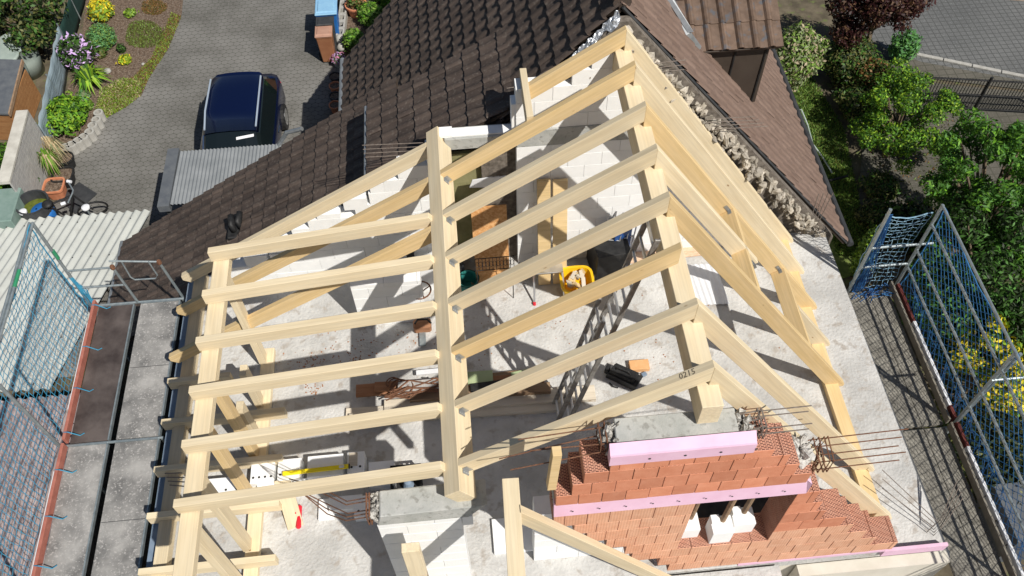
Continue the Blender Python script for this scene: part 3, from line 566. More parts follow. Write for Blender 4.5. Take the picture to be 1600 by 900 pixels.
# pots
def pot(u, v, r, h, m, label, soil=True, sq=.55, plant=None):
    p = at(u, v, z=G + h); p.z = G; t = thing('flower_pot', label, 'flower pot', p)
    b = MB(); b.lathe(p, [(r * .75, 0), (r * .95, h * .85), (r * 1.08, h * .86), (r * 1.08, h), (r * .92, h), (r * .9, h * .85)], 20, sq=sq); po = b.build('pot', m, t)
    b = MB(); b.lathe(p, [(r * .9, h * .8), (r * .9, h * .86), (.01, h * .88)], 20, sq=sq); b.build('soil', M['soil'], po)
    return t, p
pot(83, 289, .22, .32, M['terra'], 'empty square terracotta pot beside the black mat')
pot(100, 246, .2, .3, M['black'], 'black pot holding dry ornamental grass by the edging stones', sq=0)
pot(97, 272, .23, .3, M['black'], 'long black planter beside the terracotta pot', sq=.5)
spiky('dry_grass', 'straw coloured dry grass tuft above the black pots', 'plant', 91, 244, .38, .7, 120, [L['straw'], L['pale']], [0, 0, 1], 51, z=G + .2, w=.012)
spiky('ornamental_grass', 'fresh green grass tuft in front of the straw tuft', 'plant', 86, 262, .34, .7, 120, [L['bright'], L['straw'], L['grass']], [0, 1, 2], 52, z=G + .2, w=.014)
pt, pp = pot(556, 6, .28, .32, M['terra'], 'round terracotta pot with a red flowering plant at the top', sq=0)
leafmesh('plant', [L['mid'], L['rusty'], L['olive']], [(pp + Vector((0, 0, .42)), (.24, .24, .15), 1, [0, 1, 2])], 380, .05, pt, seed=53)
for i, (v, m, l) in enumerate([(118, 'charcoal', 'uppermost dark pot in the shaded row by the gutter'), (133, 'terra', 'second pot down in the shaded row by the gutter'), (149, 'charcoal', 'third pot down in the shaded row by the gutter'), (163, 'terra', 'lowest pot in the shaded row by the gutter')]):
    pot(523, v, .14, .24, M[m], l, sq=0)
# pierced concrete block wall beside the bins, plus pink flower bowl
t = thing('block_border', 'low border of hollow concrete blocks between bins and flower bed', 'border', at(535, 30, z=G))
a = at(541, -30, z=G + .2); c_ = at(531, 56, z=G + .2); d = (c_ - a); n_ = 8; b = MB()
for i in range(n_):
    p = a + d * i / n_; p.z = G; dd = d / n_ * .96
    w_ = .17
    for (ox, oy, lx, ly) in ((0, 0, 1, .22), (0, .78, 1, .22), (0, .22, .16, .56), (.84, .22, .16, .56)):
        b.obox(p + dd * ox + Vector((w_ * 1.2 * oy - .1, 0, 0)), dd * lx, (w_ * 1.2 * ly, 0, 0), (0, 0, .22))
b.build('blocks', M['kerb'], t)
pt, pp = pot(529, 92, .17, .2, M['kerb'], 'pale bowl of pink flowers at the foot of the block border', sq=0)
leafmesh('flowers', [L['pink'], L['lilac'], L['mid']], [(pp + Vector((0, 0, .24)), (.2, .2, .1), 1, [0, 1, 2])], 320, .045, pt, seed=54)
for i, (u, v, r, l) in enumerate([(532, 66, .13, 'round white stone ball just below the block border'), (534, 78, .11, 'smaller white stone below the first stone ball')]):
    p = at(u, v, z=G); b = MB(); b.lathe(p, [(r * .5, 0), (r, r * .5), (r, r), (r * .6, r * 1.6), (.02, r * 1.8)], 14); tag(recentre(b.build('stone_ball', M['kerb'], smooth=True)), l, 'stone')
# wheelie bins
def wbin(u, v, body, lid, label, w=.56, dpt=.62, h=.92, back=True):
    p = at(u, v, z=G + h); p.z = G; t = thing('wheelie_bin', label, 'bin', p, 'wheelie bins on the driveway')
    b = MB(); s_ = .8
    lo = [(-w / 2 * s_, -dpt / 2 * s_), (w / 2 * s_, -dpt / 2 * s_), (w / 2 * s_, dpt / 2 * s_), (-w / 2 * s_, dpt / 2 * s_)]; hi = [(x / s_, y / s_) for x, y in lo]
    vs = [p + Vector((x, y, .04)) for x, y in lo] + [p + Vector((x, y, h * .93)) for x, y in hi]
    b.add(vs, [(0, 3, 2, 1), (4, 5, 6, 7), (0, 1, 5, 4), (1, 2, 6, 5), (2, 3, 7, 6), (3, 0, 4, 7)])
    b.box((p.x - w * .53, p.y - dpt * .53, G + h * .88), (p.x + w * .53, p.y + dpt * .53, G + h * .935)); bo = b.build('body', body, t, bevel=.02)
    b = MB(); b.prism([p + Vector((-w * .54, -dpt * .57, h * .94)), p + Vector((w * .54, -dpt * .57, h * .94)), p + Vector((w * .5, -dpt * .4, h * 1.0)), p + Vector((-w * .5, -dpt * .4, h * 1.0))], (0, dpt * .08, 0))
    b.box((p.x - w * .54, p.y - dpt * .57, G + h * .94), (p.x + w * .54, p.y + dpt * .53, G + h * .98)); b.box((p.x - w * .40, p.y - dpt * .42, G + h * .975), (p.x + w * .40, p.y + dpt * .34, G + h * 1.005)); b.build('lid', lid, t, bevel=.015)
    for sgn in (-1, 1):
        b = MB(); q = p + Vector((sgn * w * .42 + (.03 if sgn > 0 else -.03), dpt * .1, .1)); b.tube([q, q + Vector((.05 * sgn, 0, 0))], .1, 16); b.build('wheel', M['black'], t)
    b = MB(); b.tube([p + Vector((-w * .4, dpt * .56, h * .9)), p + Vector((w * .4, dpt * .56, h * .9))], .016, 8); b.build('handle', body, bo)
wbin(509, 8, M['binblue'], M['binlid'], 'tall blue wheelie bin with pale blue lid', w=.52, dpt=.62)
wbin(507, 32, M['charcoal'], M['charcoal'], 'charcoal wheelie bin squeezed between blue and brown bins', w=.42, dpt=.36)
wbin(505, 47, M['binbrown'], M['binpale'], 'brown wheelie bin with faded lid nearest to the car', w=.40, dpt=.40)
# rubber mat and bicycle
t = MB(); c0 = at(124, 304, z=G + .01)
t.prism([at(u, v, z=G + .008) for u, v in ((90, 310), (124, 285), (152, 303), (118, 335))], (0, 0, .015)); tag(recentre(t.build('rubber_mat', M['charcoal'])), 'black diamond shaped mat lying on the paving', 'mat')
p = at(133, 322, z=G + .3); t = thing('bicycle', 'black bicycle with white grips beside the corrugated roof', 'bicycle', (p.x, p.y, G))
def ring(b, c_, ax, R_, r, n=22):
    ax = Vector(ax).normalized(); a_ = ax.cross(Vector((0, 0, 1))).normalized(); b_ = ax.cross(a_); b.tube([c_ + (a_ * math.cos(k * 6.2832 / n) + b_ * math.sin(k * 6.2832 / n)) * R_ for k in range(n + 1)], r, 6)
w1 = at(145, 327, z=G + .33); w2 = w1 + Vector((-.95, -.35, 0)); ax = Vector((-.35, .95, .35))
for w_ in (w1, w2):
    b = MB(); ring(b, w_, ax, .31, .022); b.build('wheel', M['black'], t)
b = MB(); bb = w1.lerp(w2, .5) + Vector((0, 0, -.05)); seat = w2 + Vector((.25, .1, .5)); head = w1 + Vector((-.2, -.05, .55))
for q in ([bb, seat], [bb, head], [seat, head], [w2, seat], [w2, bb], [w1, head]): b.tube(q, .022, 6)
b.build('frame', M['black'], t)
b = MB(); b.tube([head + Vector((-.1, .28, .1)), head + Vector((.04, .05, .1)), head + Vector((.04, -.05, .1)), head + Vector((0, -.3, .1))], .016, 8); b.build('handlebar', M['steel'], t)
for s_ in (.3, -.3):
    b = MB(); b.tube([head + Vector((-.05, s_, .1)), head + Vector((-.14, s_ * 1.1, .1))], .035, 8); b.build('grip', M['bwhite'], t)
b = MB(); b.lathe(seat, [(.05, 0), (.12, .04), (.1, .08), (.02, .09)], 14); b.build('saddle', M['black'], t, smooth=True)
for u, v, l in ((37, 333, 'white fitting on top of the water butt beside the corrugated roof'), (135, 326, 'white cap peeking over the corrugated roof beside the bicycle')):
    p = at(u, v, z=-7.2); b = MB(); b.tube([Vector((p.x, p.y, G)), p - Vector((0, 0, .02))], .02, 8, mi=0); b.lathe(p, [(.05, 0), (.085, .02), (.085, .06), (.04, .08)], 16, mi=1); tag(recentre(b.build('marker_post', [M['steel'], M['bwhite']])), l, 'pipe')
# ================================================================= CAR
p = at(385, 200, z=-6.55)
cx, yf = -7.17, p.y - .10            # yf: top of windscreen
t = thing('parked_car', 'navy blue estate car parked on the paved driveway', 'car', (cx, yf + .2, G))
def loft(b, secs, mi=0):
    n = len(secs[0]); vs = []; fs = []
    for s_ in secs: vs += s_
    for i in range(len(secs) - 1):
        for k in range(n - 1): fs.append((i * n + k, i * n + k + 1, (i + 1) * n + k + 1, (i + 1) * n + k))
    fs += [tuple(range(n)), tuple(reversed(range((len(secs) - 1) * n, len(secs) * n)))]
    b.add(vs, fs, mi)
def bodysec(y, w, zb, zt, rr=.12):
    pts = [(-w * .96, zb), (-w, zb + .18), (-w * 1.0, zt - .22), (-w * .95, zt - .06), (-w * .8, zt), (0, zt + .015), (w * .8, zt), (w * .95, zt - .06), (w, zt - .22), (w, zb + .18), (w * .96, zb)]
    return [Vector((cx + x, y, G + z)) for x, z in pts]
b = MB(); hw = .80
loft(b, [bodysec(yf - 1.95, .62, .25, .66), bodysec(yf - 1.85, .76, .2, .76), bodysec(yf - 1.3, .84, .2, .90), bodysec(yf - .55, hw, .2, 1.0), bodysec(yf + .2, hw, .2, 1.03), bodysec(yf + 1.5, hw, .2, 1.03), bodysec(yf + 2.2, .84, .22, 1.02), bodysec(yf + 2.4, .78, .25, .98), bodysec(yf + 2.48, .66, .3, .85)])
body = b.build('body', M['carblue'], t, smooth=True)
def cabsec(y, w0, z0, w1, z1):
    pts = [(-w0, z0), (-w1 - .02, z1 - .10), (-w1 + .06, z1 - .02), (-w1 * .5, z1 + .02), (0, z1 + .03), (w1 * .5, z1 + .02), (w1 - .06, z1 - .02), (w1 + .02, z1 - .10), (w0, z0)]
    return [Vector((cx + x, y, G + z)) for x, z in pts]
b = MB(); loft(b, [cabsec(yf - .62, .72, .96, .68, 1.02), cabsec(yf + .02, .80, .98, .60, 1.45), cabsec(yf + .6, .81, .98, .61, 1.51), cabsec(yf + 1.75, .80, .98, .58, 1.48), cabsec(yf + 2.25, .74, .96, .62, 1.04)])
b.build('windows', M['glass'], t, smooth=False)
def roofsec(y, w, z):
    pts = [(-w, z - .055), (-w + .05, z), (-w * .5, z + .03), (0, z + .04), (w * .5, z + .03), (w - .05, z), (w, z - .055), (w - .03, z - .07), (-w + .03, z - .07)]
    return [Vector((cx + x, y, G + z_)) for x, z_ in pts]
b = MB(); loft(b, [roofsec(yf, .60, 1.455), roofsec(yf + .6, .62, 1.53), roofsec(yf + 1.3, .615, 1.54), roofsec(yf + 1.75, .59, 1.50), roofsec(yf + 1.95, .53, 1.43)])
b.build('roof_panel', M['carblue'], t, smooth=True)
for s_ in (-1, 1):
    b = MB(); b.tube([Vector((cx + s_ * .555, yf + .08, G + 1.50)), Vector((cx + s_ * .575, yf + .6, G + 1.575)), Vector((cx + s_ * .565, yf + 1.65, G + 1.56))], .021, 6); b.build('roof_rail', M['railpaint'], t)
    b = MB(); b.lathe(Vector((cx + s_ * .97, yf - .35, G + .98)), [(.04, 0), (.1, .04), (.1, .11), (.04, .15)], 12); b.build('mirror', M['carblue'], t, smooth=True)
    for yy in (yf - 1.2, yf + 1.6):
        b = MB(); q = Vector((cx + s_ * .70, yy, G + .31)); b.tube([q, q + Vector((s_ * .17, 0, 0))], .31, 20); w_ = b.build('wheel', M['black'], t)
        b = MB(); b.tube([q + Vector((s_ * .165, 0, 0)), q + Vector((s_ * .18, 0, 0))], .2, 16); b.build('hubcap', M['chrome'], w_)
    b = MB(); b.lathe(Vector((cx + s_ * .78, yf + 2.22, G + .68)), [(.02, 0), (.05, .05), (.05, .16), (.02, .2)], 10); b.build('tail_light', M['red'], t, smooth=True)
b = MB(); b.tube([Vector((cx + .875, yf + .55, G + .82)), Vector((cx + .885, yf + .75, G + .83))], .018, 6); b.build('door_handle', M['chrome'], t)
b = MB(); b.prism([Vector((cx - .60, yf - .02, G + 1.425)), Vector((cx - .67, yf - .52, G + 1.04)), Vector((cx - .63, yf - .52, G + 1.045)), Vector((cx - .565, yf - .02, G + 1.43))], (0, -.004, .012)); b.build('windscreen_trim', M['chrome'], t)
b = MB(); b.prism([Vector((cx + .12, yf - .10, G + 1.385)), Vector((cx + .5, yf - .05, G + 1.40)), Vector((cx + .5, yf - .1, G + 1.37)), Vector((cx + .12, yf - .15, G + 1.35))], (0, -.006, .012)); b.build('sun_strip', M['bwhite'], t)
# ================================================================= OLD HOUSE
SR = -1.2; SA = 1.2
H = thing('old_house', 'old house with brown tiled gable roof, dormer and rubble gable edge', 'house', (0, 9, G))
def tiles(name, org, S, Tt, poly, m, parent, cs=.30, tw=.25, ht=.032, roll=.035, th=.05, seed=1, per=8, flatend=True):
    """poly in (s,t); S unit downslope, Tt unit along the courses; normal = S x T or T x S pointing up"""
    S = Vector(S).normalized(); Tt = Vector(Tt).normalized(); N = S.cross(Tt)
    if N.z < 0: N = -N
    g = random.Random(seed); ss = [p[0] for p in poly]; ts = [p[1] for p in poly]
    s0, s1, t0, t1 = min(ss), max(ss), min(ts), max(ts); cs = (s1 - s0) / round((s1 - s0) / cs); tw = (t1 - t0) / round((t1 - t0) / tw); nc = int(round((s1 - s0) / cs)); nt_ = int(round((t1 - t0) / tw))
    def inside(x, y):
        c_ = False; j = len(poly) - 1
        for i in range(len(poly)):
            if (poly[i][1] > y) != (poly[j][1] > y) and x < (poly[j][0] - poly[i][0]) * (y - poly[i][1]) / (poly[j][1] - poly[i][1]) + poly[i][0]: c_ = not c_
            j = i
        return c_
    b = MB(); org = Vector(org)
    for i in range(nc):
        for j in range(nt_):
            if not inside(s0 + (i + .5) * cs, t0 + (j + .5) * tw): continue
            dj = g.uniform(-.004, .004); ds = g.uniform(-.008, .008); vs = []; c_ = g.random()
            sa = s0 + i * cs - .03 + ds; sb = s0 + (i + 1) * cs + ds
            for k in range(per + 1):
                fr = k / per; tt = t0 + (j + fr) * tw * 1.0
                pr = roll * max(0, math.sin(fr * 2 * math.pi * 1.0)) ** .8 if fr < .5 else -.004 * math.sin((fr - .5) * 2 * math.pi)
                ea = org + S * sa + Tt * tt + N * (pr + dj); eb = org + S * sb + Tt * tt + N * (pr + ht + dj); ec = org + S * (sb - .004) + Tt * tt + N * (pr + dj - .012)
                vs += [ea, eb, ec]
            fs = []
            for k in range(per):
                q = 3 * k; fs += [(q, q + 3, q + 4, q + 1), (q + 1, q + 4, q + 5, q + 2)]
            # verge side of the roll (small step where the next tile overlaps)
            b.add(vs, fs, 0, c_)
    o = b.build(name, m, parent)
    # underlay board just below
    u = MB(); u.prism([org + S * p[0] + Tt * p[1] - N * .02 for p in poly], -N * th); u.build(name.replace('tiles', 'boarding'), M['clad'], parent)
    return o
Y0, Y1 = 6.3, 12.1
nA = math.hypot(1, SA)
# west slope (steep, turned away from the sun)
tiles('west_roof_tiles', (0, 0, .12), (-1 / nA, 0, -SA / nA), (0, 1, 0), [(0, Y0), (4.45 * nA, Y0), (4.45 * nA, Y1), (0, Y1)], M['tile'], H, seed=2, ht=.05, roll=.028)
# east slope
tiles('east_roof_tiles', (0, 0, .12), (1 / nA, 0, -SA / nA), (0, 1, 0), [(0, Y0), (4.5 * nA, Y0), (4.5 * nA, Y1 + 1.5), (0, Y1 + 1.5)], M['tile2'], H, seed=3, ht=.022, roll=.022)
# ridge tiles
b = MB()
for i in range(18): b.tube([Vector((0, Y0 + .02 + i * .33, .12)), Vector((0, Y0 + i * .33 + .36, .15))], .12, 12)
b.build('ridge_tiles', M['tile'], H)
# shallow strip B and annex roof C
zB = lambda x: -2.83 + .6 * (x + 3.62); nB = math.hypot(1, .6)
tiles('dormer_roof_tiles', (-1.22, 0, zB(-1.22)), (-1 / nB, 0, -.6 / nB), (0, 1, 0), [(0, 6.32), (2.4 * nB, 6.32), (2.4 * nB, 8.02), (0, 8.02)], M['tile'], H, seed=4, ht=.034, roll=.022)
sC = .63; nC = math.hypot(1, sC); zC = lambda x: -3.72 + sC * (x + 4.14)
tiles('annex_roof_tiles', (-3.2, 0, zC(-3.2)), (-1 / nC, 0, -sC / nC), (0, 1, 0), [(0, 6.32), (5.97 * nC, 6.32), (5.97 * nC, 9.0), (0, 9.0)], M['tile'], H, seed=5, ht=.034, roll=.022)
b = MB(); b.box((-3.56, 6.33, -4.2), (-3.50, 7.98, -2.92)); b.build('dormer_wall', M['clad'], H)
b = MB(); b.tube([(-3.66, 6.3, -2.86), (-3.66, 8.03, -2.86)], .03, 8); b.build('gutter', M['zinc'], H)
b = MB(); b.tube([(-4.52, 6.4, -5.25), (-4.52, Y1 + .05, -5.25)], .055, 10); b.tube([at(472, 201, z=-5.3), at(448, 207, z=-5.5), at(436, 226, z=-6.0), at(432, 232, z=-7)], .045, 8); b.build('gutter', M['zinc'], H)
b = MB(); b.tube([(-9.22, 6.9, -6.95), (-9.22, 9.05, -6.95)], .055, 10); b.build('gutter', M['zinc'], H)
b = MB(); b.tube([(4.58, Y0 - .02, -5.33), (4.58, 15, -5.33)], .06, 10); b.build('gutter', M['charcoal'], H)
b = MB(); b.tube([(4.5, Y0, -5.3), (0, Y0 - .02, .08)], .022, 6); b.build('verge_trim', M['charcoal'], H)
b = MB(); b.prism([(-4.1, Y1 - .1, G), (4.1, Y1 - .1, G), (4.1, Y1 - .1, -4.95), (0, Y1 - .1, 0), (-4.1, Y1 - .1, -4.95)], (0, -.3, 0)); b.box((-4.1, 6.4, G), (-3.9, Y1 - .4, -4.9)); b.box((3.9, 6.4, G), (4.1, Y1 - .4, -4.95))
b.prism([(-8.9, 8.6, G), (-4.1, 8.6, G), (-4.1, 8.6, -3.9), (-8.9, 8.6, -6.9)], (0, .2, 0)); b.build('wall', M['render'], H)
# rubble gable edge of the old house, revealed by the demolition
b = MB(); b.prism([(-1.9, 6.28, -2.3), (-.1, 6.28, -.05), (.1, 6.28, -.05), (4.1, 6.28, -4.9), (4.1, 6.28, G), (-1.9, 6.28, G)], (0, -.12, 0)); b.build('gable_wall', M['mortar'], H)
b = MB(); g = random.Random(9)
for i in range(300):
    k = g.random(); x = .05 + 3.85 * k; z = -1.2 * x - .08 - abs(g.gauss(0, .13)); y = 6.18 + g.uniform(-.16, .05) - .10 * min(1, (-.1 - 1.2 * x - z) / .3)
    rock(b, Vector((x, y, z)), g.uniform(.025, .08), g)
b.build('rubble_masonry', M['stone'], H); b = MB()
for i in range(30):
    x = -g.uniform(.05, 1.0); z = 1.2 * x - .12 - g.uniform(0, .22); rock(b, Vector((x, 6.15 + g.uniform(-.08, .05), z)), g.uniform(.04, .09), g)
b.build('rubble_masonry', M['stone'], H)
# torn foil strip
b = MB(); g = random.Random(4); N_ = 34; vs = []; fs = []
for i in range(N_ + 1):
    x = -.05 - i / N_ * 1.25; z = 1.2 * x + .15; w_ = .10 + .05 * math.sin(i * .9) + g.uniform(-.02, .03)
    for k in range(4): vs.append((x + g.uniform(-.015, .015), 6.24 - w_ * k / 3 + g.uniform(-.012, .012), z - .035 * k + g.uniform(-.03, .03)))
for i in range(N_):
    for k in range(3): fs.append((i * 4 + k, (i + 1) * 4 + k, (i + 1) * 4 + k + 1, i * 4 + k + 1))
b.add(vs, fs)
tag(recentre(b.build('foil_strip', M['foil'])), 'torn strip of silver foil along the cut edge of the dark roof', 'foil')
# dormer on the east slope
yd = 7.731; D = thing('roof_dormer', 'tiled dormer with dark brown cheek on the east roof of the old house', 'dormer', (2.2, yd, -3.1))
zt = -1.80
b = MB(); b.prism([(2.673, yd, -3.08), (1.60, yd, -1.80), (2.673, yd, -1.80)], (0, .06, 0)); b.build('cheek', M['clad'], D)
b = MB()
for p_, q_ in (((2.673, yd, -3.1), (2.69, yd, zt)), ((2.19, yd, -2.5), (2.20, yd, zt)), ((1.55, yd, zt - .03), (2.7, yd, zt - .03))): b.tube([Vector(p_) - Vector((0, .01, 0)), Vector(q_) - Vector((0, .01, 0))], .016, 6)
b.build('cladding_trim', M['black'], D)
b = MB(); b.box((2.68, yd, -3.1), (2.74, yd + 3, zt)); b.build('front_wall', M['clad'], D)
nD = math.hypot(1, .55)
tiles('tiles', (0, yd - .18, zt - .02), (0, -1 / nD, -.55 / nD), (1, 0, 0), [(-3.4, 1.18), (0, 1.30), (0, 2.86), (-3.4, 2.86)], M['tile3'], D, cs=.40, tw=.225, roll=.05, ht=.03, seed=8)
b = MB(); b.prism([(1.28, yd - .2, -1.42), (1.36, yd - .22, -1.40), (-.0, 9.9, .06), (-.12, 9.9, .05)], (.02, -.05, .05)); b.tube([(1.52, yd - .22, -1.70), (1.30, yd - .22, -1.44), (.98, yd + .55, -1.0), (.62, yd + 1.6, -.62)], [.05, .075, .07, .07], 8); b.build('lead_valley', M['zinc'], D)
# roof vent on the annex roof
p = atp(372, 362, sC, zC(0)); t = thing('roof_vent', 'black double roof vent on the brown annex roof', 'vent', p)
b = MB(); b.box((p.x - .18, p.y - .15, p.z - .12), (p.x + .16, p.y + .12, p.z + .03)); b.build('base', M['black'], t, bevel=.02)
for dx, dy in ((-.07, .1), (.04, .16)):
    b = MB(); b.tube([p + Vector((dx, dy - .1, 0)), p + Vector((dx, dy - .06, .16)), p + Vector((dx * 1.4, dy + .12, .2))], [.06, .065, .055], 10); b.build('pipe', M['black'], t, smooth=True)
# ================================================================= CORRUGATED ROOFS
def corrug(b, O, X, Y, pitch, amp, n, mi=0):
    """n waves across X, length Y"""
    O, X, Y = Vector(O), Vector(X).normalized(), Vector(Y); N = X.cross(Y).normalized(); vs = []; fs = []; m_ = n * 8
    if N.z < 0: N = -N
    for i in range(m_ + 1):
        w_ = amp * math.sin(i / 8 * 6.2832)
        for k, e in enumerate((0, 1)): vs.append(O + X * (i * pitch / 8) + Y * e + N * w_)
    for i in range(m_): fs.append((2 * i, 2 * i + 2, 2 * i + 3, 2 * i + 1))
    b.add(vs, fs, mi, .5)
t = thing('corrugated_roof', 'white corrugated shed roof at the left behind the blue net', 'roof', (-9.5, 7.5, G))
a = at(246, 327, z=-7.3); a0 = at(-120, 353, z=-7.3); X = (a - a0); w_ = X.length
YC = Vector((-.95, -4.6, .55)); b = MB(); corrug(b, a0, X, YC, .185, .03, int(w_ / .185)); b.build('sheet', M['sheetwhite'], t, smooth=True)
b = MB(); b.box((a0.x, a.y - 3.6, G), (a.x - 1.2, a.y - .3, -7.35)); b.build('wall', M['greyfence'], t)
b = MB(); g = random.Random(2)
for r_ in range(5):
    for i in range(0, int(w_ / .185), 2):
        q = a0 + X.normalized() * (i + .25) * .185 + YC * (.06 + r_ * .23) + Vector((0, .01, .03)); b.lathe(q, [(.012, 0), (.018, .01), (.006, .02)], 6)
b.build('screws', M['charcoal'], t)
t = thing('weathered_roof', 'pinkish weathered corrugated roof at the lower left under the net', 'roof', (-10, 3, G))
b = MB(); q_ = at(160, 612, z=-6.4); corrug(b, (q_.x - 5.2, q_.y, -6.4), (1, 0, 0), (-.3, -6.5, 1.0), .178, .028, 30); b.build('sheet', M['sheetpink'], t, smooth=True)
b = MB(); b.box((q_.x - 5.0, -1.2, G), (q_.x - .3, q_.y - .2, -6.5)); b.build('wall', M['mortar'], t)
t = thing('carport', 'grey ribbed carport roof in front of the blue car', 'carport', (-6.8, 9.3, G))
b = MB(); corrug(b, (-7.95, 10.56, -6.0), (1, 0, 0), (0, -1.5, .05), .075, .012, 40); b.build('sheet', M['sheetgrey'], t, smooth=True)
b = MB(); b.box((-8.20, 9.04, -6.12), (-7.97, 10.62, -5.96)); b.build('fascia', M['fascia'], t)
for (x, y) in ((-8.1, 10.4), (-8.1, 9.2), (-5.2, 10.4)):
    b = MB(); b.tube([(x, y, G), (x, y, -6.05)], .05, 8); b.build('post', M['charcoal'], t)
# ================================================================= SLAB AND GROUND FLOOR
X0, X1, YF, YB = -6.72, 3.88, .66, 6.28
E_ = thing('building_shell', 'pale concrete floor slab on cream rendered ground floor of the extension', 'building', (-1.4, 3.4, G))
b = MB(); b.box((X0, YF - .0, ZS - .2), (X1, YB, ZS)); b.build('floor_slab', M['slab'], E_, bevel=.01)
b = MB(); b.box((X0 + .02, YF + .03, G), (X1 - .02, YB, ZS - .21)); b.build('ground_floor_wall', M['render'], E_)
# spatter of dirt on the slab is in its material; the cream outer face at the right corner
b = MB(); b.prism([(1.9, .50, ZS - .22), (3.98, .50, ZS - .22), (4.02, .62, ZS - .22), (3.98, YB, ZS - .22), (3.9, YB, ZS - .22), (3.9, .66, ZS - .22), (1.9, .66, ZS - .22)], (0, 0, -3)); b.build('outer_render', M['render'], E_)
b = MB(); b.box((-6.84, .3, G), (-6.74, 6.25, ZS + .06)); b.build('membrane_edge', M['blueboard'], E_)
# lower terrace in front
sheet('terrace', [(-6.6, -6), (6, -6), (6, .4), (-6.6, .4)], -7.2, M['slab'])
b = MB(); b.box((-4.9, -1.0, -7.2), (1.6, .62, ZS - .02)); o = b.build('front_slab', M['slab']); tag(recentre(o), 'pale concrete slab of the front bay below the gable walls', 'slab')
# ================================================================= BRICK GABLE
yb = .62; TH = .365; CH = .285
Bk = thing('brick_gable', 'stepped orange clay block gable wall with pink foam bands and window opening', 'wall', (.5, yb, ZS))
def course(b, x0, x1, z0, z1, off, topm=2, mi=0, endm=1, cl=None):
    w = .25; x = x0; first = True
    k0 = math.floor((x0 - off) / w)
    xs = [x0] + [off + k * w for k in range(k0 + 1, k0 + 80) if x0 + .05 < off + k * w < x1 - .05] + [x1]
    for i in range(len(xs) - 1):
        j = rnd.uniform(-.003, .003)
        b.box((xs[i] + .0025, yb + j, z0 + .003), (xs[i + 1] - .0025, yb + TH + j, z1 - .003), [1, 1, mi, 1, mi, 1], cl)
zl = -1.87
b = MB()
up = [(-1.49, 1.22, -1.62, 0), (-1.33, 1.02, -1.345, .12), (-1.22, .86, -1.09, .03), (-.975, .66, -.93, .12)]
zz = zl
for (x0, x1, zt_, off) in up: course(b, x0, x1, zz, zt_, off); zz = zt_
b.build('upper_courses', [M['clay'], M['perf']], Bk, bevel=.003)
b = MB(); b2 = MB()
zr = [-2.16, -2.50, -2.785, -3.075, -3.365, -3.655, -3.94, -4.225, -4.49]
xl = [-1.50, -1.26, -1.10, -.85, -.59, -.49, -.11, .05]
xr = [1.46, 1.58, 1.70, 2.03, 2.21, 2.47, 2.68, 3.06]
for i in range(8):
    z1_, z0_ = zr[i], zr[i + 1]; off = .0 if i % 2 else .125
    if i < 5:
        course(b2, xl[i], .07, z0_, z1_, off); course(b if i < 4 else b2, 1.20, xr[i], z0_, z1_, off)
    else: course(b2, xl[i], xr[i], z0_, z1_, off)
b2.build('lower_courses', [M['claypale'], M['perf']], Bk, bevel=.003)
b.build('side_courses', [M['clay'], M['perf']], Bk, bevel=.003)
b = MB(); b.prism([(-1.5, yb - .01, -2.155), (1.29, yb - .01, -2.155), (1.29, yb - .01, -1.90), (1.24, yb + .03, -1.875), (-1.5, yb + .03, -1.875)], (0, .06, 0)); b.build('lower_foam_band', M['foam'], Bk)
b = MB(); b.box((-1.49, yb + .05, -2.15), (1.29, yb + TH, -1.88)); b.build('lintel', M['conc'], Bk)
b = MB(); b.prism([(-.99, yb - .01, -.93), (.44, yb - .01, -.93), (.44, yb - .01, -.74), (-.99, yb - .01, -.74)], (0, .02, 0)); b.prism([(-.99, yb + .01, -.93), (-.99, yb + .01, -.74), (-.99, yb + .10, -.66), (-.99, yb + .10, -.93)], (1.43, 0, 0)); b.build('upper_foam_band', M['foam'], Bk)
b = MB(); b.box((2.99, yb - .005, -4.75), (3.86, yb + .04, -4.56)); b.box((1.0, yb - .005, -4.56), (2.99, yb + .04, -4.50)); b.build('slab_foam_band', M['foam'], Bk)
b = MB()
for k in range(4): b.tube([(-.6 + .35 * k, yb - .012, -.84), (-.6 + .35 * k, yb - .016, -.84)], .014, 8)
for k in range(9): b.tube([(-1.3 + .29 * k, yb - .012, -2.03 + .01 * (k % 2)), (-1.3 + .29 * k, yb - .016, -2.03 + .01 * (k % 2))], .012, 8)
b.build('screws', M['charcoal'], Bk)
def lump(b, a, c_, n, r, seed, mi=0):
    g = random.Random(seed)
    for i in range(int(n * 1.6)):
        q = Vector([g.uniform(a[k], c_[k]) for k in range(3)]); rock(b, q, r * g.uniform(.35, 1.0), g)
b = MB(); b.prism([(-.92, yb + .10, -.93), (-.92, yb + .10, -.70), (-.9, yb + TH + .02, -.70), (-.9, yb + TH + .02, -.93)], (1.2, 0, 0)); o = b.build('ring_beam', M['conc'], Bk, bevel=.01)
b = MB(); lump(b, (-1.02, yb + .12, -.93), (-.84, yb + TH, -.72), 34, .07, 5); b.build('broken_concrete', M['roughconc'], Bk); b = MB(); lump(b, (.28, yb + .12, -.93), (.40, yb + TH, -.72), 26, .06, 6); b.build('broken_concrete', M['roughconc'], Bk)
b = MB(); lump(b, (.75, yb + .12, -1.85), (1.22, yb + TH, -1.55), 70, .09, 7); b.build('rough_infill', mat('pale_rough_concrete', (.45, .43, .39), (.62, .60, .57), sc=18, rough=.95, bump=1, bsc=30, bdist=.03), Bk)
